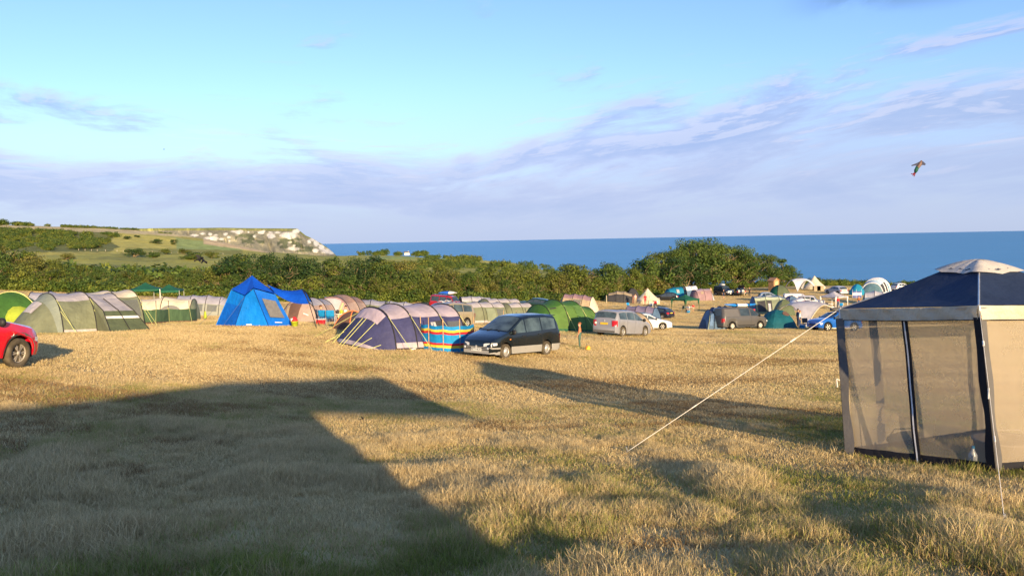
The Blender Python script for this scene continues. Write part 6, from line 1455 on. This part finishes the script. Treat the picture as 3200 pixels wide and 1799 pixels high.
# ------------------------------------------------------------------ frame tent behind the viewer, whose shadow lies on the grass
def frame_tent():
    n = sun_h; per = Vector((-n.y, n.x, 0)); c0 = Vector((n.x*6, n.y*6, 0)); o0 = on(c0); o = thing('frame_tent', 'large canvas frame tent with open porch roof behind the viewer, shading the grass', 'tent', o0)
    tan_ = fabric('canvas_sand', (.50, .40, .26)); 
    def Q(lat, dep, z): return per*lat+n*dep+Vector((0, 0, z-o0.z))
    def ridge(l): return float(np.interp(l, [-3.6, -2.2, -.9, .5, 5.3], [3.33, 3.37, 3.54, 3.72, 3.68]))
    def eave(l): return (2.95 if l < 2.1 else 3.0-(l-2.1)*.13)
    st = [-6.4, -3.6, -2.2, -.9, .5, 2.1, 3.6, 5.3]
    for s in (-1, 1):
        for a, b in zip(st[:-1], st[1:]):
            ra, rb = (ridge(a) if a > -5 else 2.7), ridge(b)
            MB().grid([[Q(l, s*1.5*(1-v), (ea*(1-v)+rr*v)-.04*math.sin(math.pi*v)) for v in np.linspace(0, 1, 5)] for l, ea, rr in ((a, eave(a) if a > -5 else 2.3, ra), ((a+b)/2, eave((a+b)/2), (ra+rb)/2-.03), (b, eave(b), rb))]).build('roof_panel', tan_, o, True)
            if b <= 2.11: MB().grid([[Q(l, s*1.45, z) for z in (gz(*(c0+per*l+n*s*1.45).xy), eave(l) if l > -5 else 2.3)] for l in (a, b)]).build('wall_panel', tan_, o)
    for l in (-6.4, 2.1): MB().add([Q(l, -1.45, gz(*(c0+per*l-n*1.45).xy)), Q(l, 1.45, gz(*(c0+per*l+n*1.45).xy)), Q(l, 1.45, eave(l) if l > -5 else 2.3), Q(l, 0, ridge(l) if l > -5 else 2.7), Q(l, -1.45, eave(l) if l > -5 else 2.3)], [(0, 1, 2, 3, 4)]).build('end_wall', tan_, o)
    for s in (-1, 1): MB().tube([Q(5.2, s*1.45, gz(*(c0+per*5.2+n*s*1.45).xy)-.05), Q(5.2, s*1.45, eave(5.2))], .016, 6).build('porch_pole', STEEL, o)
frame_tent()

# ------------------------------------------------------------------ camp furniture, people and small things
def chair(label, p, rz, m, group=None):
    o = thing('camp_chair', label, 'chair', p, rz, group)
    MB().grid([[Vector((.22-.44*i/4, -.24+.48*j/4, .44-.03*math.sin(math.pi*i/4))) for j in range(5)] for i in range(5)]).build('seat', m, o, True, solid=.015)
    MB().grid([[Vector((-.23-.07*i/4, -.25+.5*j/4, .50+.42*i/4)) for j in range(5)] for i in range(5)]).build('backrest', m, o, True, solid=.015)
    for s in (-1, 1):
        MB().tube([(.24, .26*s, 0), (.20, .26*s, .60)], .013, 5).build('leg', STEEL, o); MB().tube([(-.26, .26*s, 0), (-.22, .26*s, .5), (-.31, .26*s, .94)], .013, 5).build('leg', STEEL, o); MB().tube([(.24, .27*s, .62), (-.24, .27*s, .62)], .02, 5).build('armrest', BLACKPL, o)
    return o
def people_and_things():
    d = on(G(1012, 1014)); chair('blue camp chair under the blue canopy, left of the pair', on(G(1013, 1014)), R(75), SKYB, 'blue chairs by the purple tent'); chair('blue camp chair under the blue canopy, right of the pair', on(G(1034, 1015)), R(95), SKYB, 'blue chairs by the purple tent')
    T = on(G(1068, 1012)); t = thing('camp_table', 'folding camp table with cups beside the blue chairs', 'table', T, .2); MB().box((0, 0, .68), (.9, .6, .03)).build('table_top', pbr('table_pale', (.60, .58, .50), .5), t)
    for x in (-.4, .4):
        for y in (-.25, .25): MB().tube([(x, y, 0), (-x*.2+x*.8, y, .67)], .012, 5).build('leg', STEEL, t)
    for i, (x, y, m, nm, lab) in enumerate(((-.25, 0, CHAR, 'kettle', 'dark kettle on the camp table'), (.02, -.1, LIME, 'jug', 'lime green jug on the camp table'), (.25, .05, WHITEB, 'water_carrier', 'white water carrier on the camp table'))):
        q = thing(nm, lab, nm.split('_')[-1], T+Vector((x, y, .695))); b = MB(); b.lathe([(0, 0), (.09, 0), (.11, .12), (.08, .22), (.03, .25), (0, .25)], 12); b.build('body', m, q, True); MB().tube([(.1, 0, .05), (.16, 0, .10), (.1, 0, .19)], .012, 5).build('handle', m, q, True)
    shirt = lambda n, c: pbr('shirt_'+n, c, .8, .1, var=.1, bump=.3, bscale=9)
    person('seated person with sunglasses behind the camp table', on(G(1082, 1010)), R(-100), 1.68, shirt('olive', (.30, .32, .14)), shirt('denim', (.05, .07, .13)), 'dark', 'sit')
    person('brown-haired person bending beside the blue chairs', on(G(1004, 1010)), R(20), 1.65, shirt('rust', (.30, .11, .05)), shirt('denim', (.05, .07, .13)), 'brown', 'sit', sleeves='long')
    # bucket
    p = on(G(921, 1024)); o = thing('bucket', 'lime green bucket full of red toys beside the blue tent', 'bucket', p); b = MB(); b.lathe([(0, .01), (.15, .01), (.20, .34), (.215, .34), (.215, .36), (.19, .36), (.14, .03), (0, .03)], 16); b.build('pail', pbr('lime_plastic', (.52, .62, .04), .4), o, True); MB().tube([(-.2, 0, .35), (-.12, .1, .42), (.12, .1, .42), (.2, 0, .35)], .008, 4).build('handle', WHITEB, o)
    t = thing('toy_bag', 'red and white toys piled in the lime bucket', 'toys', p+Vector((0, 0, .33))); b = MB(); b.lathe([(.17, 0), (.19, .08), (.12, .2), (.05, .27), (0, .28)], 10); b.build('red_toy', RED, t, True); MB().box((-.1, -.08, .12), (.12, .1, .14)).build('white_toy', WHITEB, t)
    # boy and ball
    B = on(G(1812, 1088)); person('boy in an orange T-shirt and green trousers standing alone on the grass', B, R(172), 1.28, shirt('orange', (.56, .20, .10)), shirt('green', (.075, .14, .12)), 'ginger', 'stand', arms=(((.02, .14, .60), (.07, .10, .50)), ((-.03, -.13, .61), (.0, -.15, .49))))
    p = on(G(1837, 1096)); o = thing('football', 'yellow football on the grass behind the boy', 'ball', p+Vector((0, 0, .13))); bm = bmesh.new(); bmesh.ops.create_icosphere(bm, subdivisions=3, radius=.12)
    me = bpy.data.meshes.new('ball'); bm.to_mesh(me); bm.free(); me.materials.append(pbr('ball_yellow', (.80, .55, .04), .45)); me.materials.append(pbr('ball_orange', (.75, .25, .03), .45))
    for f in me.polygons:
        f.use_smooth = True
        if mnoise.cell(f.center*9) > .25: f.material_index = 1
    q = bpy.data.objects.new('panel_skin', me); C.objects.link(q); q.parent = o; v = MB(); v.lathe([(0, .122), (.012, .12), (0, .119)], 6); v.build('valve', INK, o)
    p = on(G(1760, 1099)); o = thing('tent_pole', 'white pole lying on the grass between the black car and boy', 'pole', p); MB().tube([(-.42, 0, .03), (.42, .1, .03)], .02, 6).build('rod', WHITEB, o); MB().tube([(.42, .1, .03), (.5, .12, .03)], .012, 5).build('tip', STEEL, o)
    # people further off
    sh = shirt; jeans = sh('denim', (.05, .07, .13)); beige = sh('beige', (.42, .33, .22))
    person('person in a coral top beside the dark red off-road car', at_d(1405, 84), R(-60), 1.72, sh('coral', (.72, .20, .13)), jeans, 'brown')
    person('person in red by the cream bell tent door', at_d(2016, 128), R(-90), 1.7, sh('red', (.60, .03, .04)), sh('red_dark', (.40, .03, .04)), 'dark', fingers=False)
    person('person in pink left of the cream bell tent', at_d(1985, 128), R(-80), 1.68, sh('pink', (.70, .38, .36)), beige, 'dark', fingers=False)
    person('child in a red top under the open green gazebo', at_d(2166, 114), R(-100), 1.2, sh('red', (.60, .03, .04)), beige, 'brown', fingers=False, legs_bare=True)
    person('person in white sitting on the grass under the green gazebo', at_d(2152, 113), R(200), 1.6, WHITEB, sh('dark_cloth', (.06, .06, .08)), 'dark', 'sit', fingers=False)
    person('person with a ginger head and black clothes by the big trees', at_d(2342, 150), R(-90), 1.75, sh('black', (.03, .03, .035)), sh('black', (.03, .03, .035)), 'ginger', fingers=False)
    person('person in dark shirt with bare legs before the dark off-roader', at_d(2261, 146), R(-80), 1.72, sh('black', (.03, .03, .035)), sh('navy', (.04, .05, .09)), 'dark', fingers=False, legs_bare=True)
    person('person at the rear of the black hatchback', at_d(2326, 153), R(150), 1.7, sh('black', (.03, .03, .035)), beige, 'dark', fingers=False)
    person('bare-backed person by the tree trunk above the mauve tent', at_d(2221, 157), R(-90), 1.7, SKIN, beige, 'brown', fingers=False, sleeves=False)
    person('person in red under the white gazebo', at_d(2619, 119), R(-70), 1.7, sh('red', (.60, .03, .04)), jeans, 'dark', fingers=False)
    person('person in dark blue standing inside the grey event shelter', at_d(2494, 77), R(10), 1.75, sh('navy', (.04, .05, .09)), jeans, 'dark', fingers=False)
    person('person in pale blue with pink arms inside the grey event shelter', at_d(2500, 76), R(-30), 1.6, sh('pale_blue', (.40, .55, .62)), jeans, 'ginger', fingers=False)
    person('person in a dark top beside the white panel van', at_d(2475, 124), R(-90), 1.72, sh('maroon', (.20, .07, .07)), jeans, 'dark', fingers=False)
    person('person in a rust top at the edge of the dark gazebo roof', at_d(2684, 121), R(-90), 1.7, sh('rust', (.30, .11, .05)), jeans, 'brown', fingers=False)
    # wooden hut
    p = at_d(2418, 163); o = thing('wooden_hut', 'narrow wooden hut with a pitched roof before the hedge', 'hut', p, R(-62)); wd = pbr('hut_board', (.42, .235, .12), .8, .15, var=.25, scale=3); wl = pbr('hut_door', (.62, .40, .22), .8, .15, var=.2, scale=3)
    for s in (0, 1, 2, 3):
        a = s*math.pi/2; d_, q = Vector((math.cos(a), math.sin(a), 0)), Vector((-math.sin(a), math.cos(a), 0))
        for k in range(6): MB().box(d_*.72+q*(-.6+.24*k)+Vector((0, 0, .95)), (.235 if s % 2 else .04, .04 if s % 2 else .235, 2.1)).build('board', wd, o)
    MB().box((.76, 0, .92), (.04, .82, 1.9)).build('door', wl, o)
    for s in (1, -1): MB().add([(-.9, 0, 2.55), (.9, 0, 2.55), (.9, s*.92, 1.92), (-.9, s*.92, 1.92)], [(0, 1, 2, 3)]).build('roof_slope', pbr('hut_roof', (.36, .20, .12), .8), o, solid=.05)
    for s in (1, -1): MB().add([(s*.70, -.72, 1.98), (s*.70, .72, 1.98), (s*.70, 0, 2.5)], [(0, 1, 2)]).build('gable', wd, o)
    # towel and things on lines
    p = at_d(1412, 64); o = thing('towel', 'pale blue towel hung out in front of the beige car', 'towel', p, -.3); MB().grid([[Vector((-.42+.84*j/6, .05*math.sin(j), .95+.62*i/5+.05*math.sin(j*1.3))) for j in range(7)] for i in range(6)]).build('cloth', TOWEL, o, True, solid=.02)
    for x in (-.44, .44): MB().tube([(x, 0, 0), (x, 0, 1.62)], .015, 5).build('stand_leg', STEEL, o)
    p = at_d(2524, 118); o = thing('clothes_airer', 'white frame with dark washing left of the white gazebo', 'airer', p, .1)
    for x in (-.4, .4): MB().tube([(x, 0, 0), (x, 0, 1.5)], .03, 5).build('frame', WHITEB, o)
    MB().tube([(-.4, 0, 1.4), (.4, 0, 1.4)], .03, 5).build('rail', WHITEB, o); MB().grid([[Vector((-.3+.6*j/4, .03*j % .05, 1.4-.7*i/3)) for j in range(5)] for i in range(4)]).build('cloth', CHAR, o)
    p = at_d(2210, 88); o = thing('camp_bin', 'dark bin beside the drive-away awning', 'bin', on(p), .1); m = MB(); m.lathe([(0, 0), (.26, 0), (.3, .75), (.32, .75), (.32, .8), (0, .84)], 12); m.build('drum', CHAR, o, True); m = MB(); m.lathe([(0, .84), (.05, .84), (.04, .9), (0, .9)], 8); m.build('lid_knob', CHAR, o)
    for i, (px_, dd) in enumerate(((2552, 158), (2562, 158))): p = at_d(px_, dd); tag(MB().box((0, 0, .45), (1.3, .7, .9)).build('hay_bale', SAND), ('straw bale before the far bell tent, left of two', 'straw bale before the far bell tent, right of two')[i], 'bale', 'bales by the far bell tent').location = p
    # kite and birds
    K = at_depth(2872, 514, 70.0); o = thing('kite', 'bird-shaped kite with dark blue wings and a red tail over the sea', 'kite', K); kb = pbr('kite_blue', (.006, .014, .06), .6); s = 70/FPX
    def k2(x, y, z=0): return Vector((x*s, z, -y*s))
    body = [k2(8, -12), k2(3, 0), k2(-6, 12), k2(-9, 22)]; MB().tube(body, [.06, .16, .14, .07], 8).build('body', pbr('kite_tan', (.16, .10, .08), .6), o, True)
    MB().tube([k2(-5, 8), k2(-9, 18), k2(-12, 26)], [.15, .17, .08], 8).build('belly', pbr('kite_green', (.01, .075, .045), .6), o, True)
    for pts in ([(4, -10), (-8, -4), (-24, 2), (-22, 5), (-10, 3), (-8, 10), (-2, 10)], [(7, -12), (14, -8), (21, -1), (19, 3), (10, 2), (4, 4)]): MB().add([k2(x, y, .03*abs(x)*s) for x, y in pts], [tuple(range(len(pts)))]).build('wing', kb, o, solid=.02)
    for pts in ([(-12, 24), (-20, 30), (-24, 28)], [(-12, 25), (-19, 34)], [(-11, 26), (-15, 37)]): MB().tube([k2(*q) for q in pts], .04, 5).build('tail', pbr('kite_red', (.16, .015, .03), .6), o)
    for i, (px_, py_, dd, sc, lab) in enumerate([(624, 809, 60, 1.0, 'black bird over the hedge, left of the pair'), (634, 815, 60, 1.0, 'black bird over the hedge, right of the pair'), (513, 467, 90, .5, 'tiny black bird high in the clouds at left'), (1279, 1157, 24, .36, 'small black bird low over the grass near the black car'), (1133, 1306, 14, .22, 'small black bird skimming the shaded grass')]):
        o = thing('bird', lab, 'bird', at_depth(px_, py_, dd), rnd.uniform(0, 3), 'black birds in flight'); o.scale = (sc*(1.5 if i < 2 else .8),)*3; o.rotation_euler = (R(55), R(-20), R(25+70*(i % 2))); bk = pbr('feather_black', (.008, .008, .01), .7)
        m = MB(); m.lathe([(0, -.20), (.03, -.16), (.055, -.02), (.05, .08), (.025, .14), (.03, .17), (0, .22)], 8, 'X'); m.build('body', bk, o, True)
        for sg in (1, -1): MB().add([(.06, 0, .02), (-.07, 0, .02), (-.10, sg*.17, .12), (-.05, sg*.24, .07), (.03, sg*.16, .13)], [(0, 1, 2, 3, 4)]).build('wing', bk, o, solid=.01)
        MB().add([(-.17, .02, 0), (-.17, -.02, 0), (-.28, -.05, 0), (-.28, .05, 0)], [(0, 1, 2, 3)]).build('tail', bk, o, solid=.01)
    # far white house and pasture fence
    p = G(1271, 797, 400); o = thing('farmhouse', 'tiny white farmhouse among bushes on the clifftop', 'house', p, .3); w = pbr('render_white', (.75, .72, .66), .9); MB().box((0, 0, 2.2), (9, 6, 4.4)).build('wall', w, o)
    for s in (1, -1): MB().add([(-4.8, 0, 6.6), (4.8, 0, 6.6), (4.8, s*3.4, 4.2), (-4.8, s*3.4, 4.2)], [(0, 1, 2, 3)]).build('roof_slope', pbr('slate', (.16, .13, .12), .8), o, solid=.2)
    MB().box((3, 0, 7.0), (.9, .9, 1.4)).build('chimney', w, o)
    for x in (-2.6, 0, 2.6): MB().box((x, -3.02, 2.4), (1.0, .06, 1.2)).build('window', GLASS, o)
    f0 = G(246, 781, 250); o = thing('post_fence', 'line of weathered fence posts across the pasture below the scrub', 'fence', f0); prev = None; pw = pbr('post_grey', (.50, .42, .32), .9)
    for px_ in (246, 266, 286, 304, 330, 366, 386, 420, 476, 500, 512, 536, 556, 572, 590, 600, 628, 650, 697):
        q = G(px_, 782+(px_-246)*.028, 250)-f0; MB().box(q+Vector((0, 0, .65)), (.26, .26, 1.5)).build('post', pw, o)
        if prev is not None: MB().tube([prev+Vector((0, 0, 1.1)), q+Vector((0, 0, 1.1))], .03, 4).build('wire', STEEL, o)
        prev = q
    for i, (px_, dd) in enumerate(((1643, 96), (1895, 128), (1931, 134), (1962, 136))): p = at_d(px_, dd); tag(MB().tube([(0, 0, -.1), (0, 0, 1.25)], .06, 7).build('post', pw), ('weathered post by the hedge behind the black people carrier', 'weathered post at the hedge foot left of the brown tunnel tent', 'weathered post behind the brown tunnel tent', 'weathered post between the brown and bell tents')[i], 'post', 'posts along the hedge').location = p
people_and_things()
def clutter():
    for px_, d, ang, m, lab in [(1965, 118, -60, SKYB, 'blue camp chair left of the cream bell tent'), (2046, 124, -120, RED, 'red camp chair right of the bell tent door'), (2130, 114, 200, GREEND, 'green camp chair at the left leg of the green gazebo'),
            (2588, 116, -70, CHAR, 'dark camp chair under the left side of the white gazebo'), (2628, 115, -120, SKYB, 'blue camp chair at the right leg of the white gazebo'), (2520, 73, -80, CHAR, 'dark camp chair inside the grey event shelter'),
            (300, 47, -50, CHAR, 'black camp chair at the window of the green tunnel tent'), (2355, 99, -90, RED, 'red camp chair before the grey-green tunnel tent'), (1640, 84, -90, SAND, 'sand-coloured camp chair behind the blue windbreak')]:
        chair(lab, at_d(px_, d), R(ang), m, 'camp chairs dotted about the field')
    for px_, d, m, lab in [(2150, 113, SKYB, 'blue cool box under the open green gazebo'), (2600, 116, WHITE, 'white cool box under the white gazebo'), (2508, 73, SKYB, 'blue cool box inside the grey event shelter'), (1000, 50, RED, 'red cool box beside the low brown tent'), (2035, 127, WHITE, 'white cool box before the bell tent')]:
        o = thing('cool_box', lab, 'cool box', at_d(px_, d), rnd.uniform(0, 3), 'cool boxes'); MB().box((0, 0, .16), (.5, .32, .32)).build('tub', m, o); MB().box((0, 0, .345), (.52, .34, .05)).build('lid', WHITE, o); MB().tube([(-.26, 0, .28), (-.2, -.2, .40), (.2, -.2, .40), (.26, 0, .28)], .012, 4).build('handle', WHITEB, o)
    for px_, d, lab in [(2590, 118, 'white folding table under the white gazebo'), (2152, 116, 'pale folding table under the open green gazebo'), (330, 47.5, 'folding table seen through the window of the green tunnel tent')]:
        t = thing('camp_table', lab, 'table', at_d(px_, d), .3, 'camp tables'); MB().box((0, 0, .68), (1.2, .6, .03)).build('table_top', WHITE, t)
        for x in (-.5, .5):
            for y in (-.25, .25): MB().tube([(x, y, 0), (x*.9, y, .67)], .014, 5).build('leg', STEEL, t)
clutter()
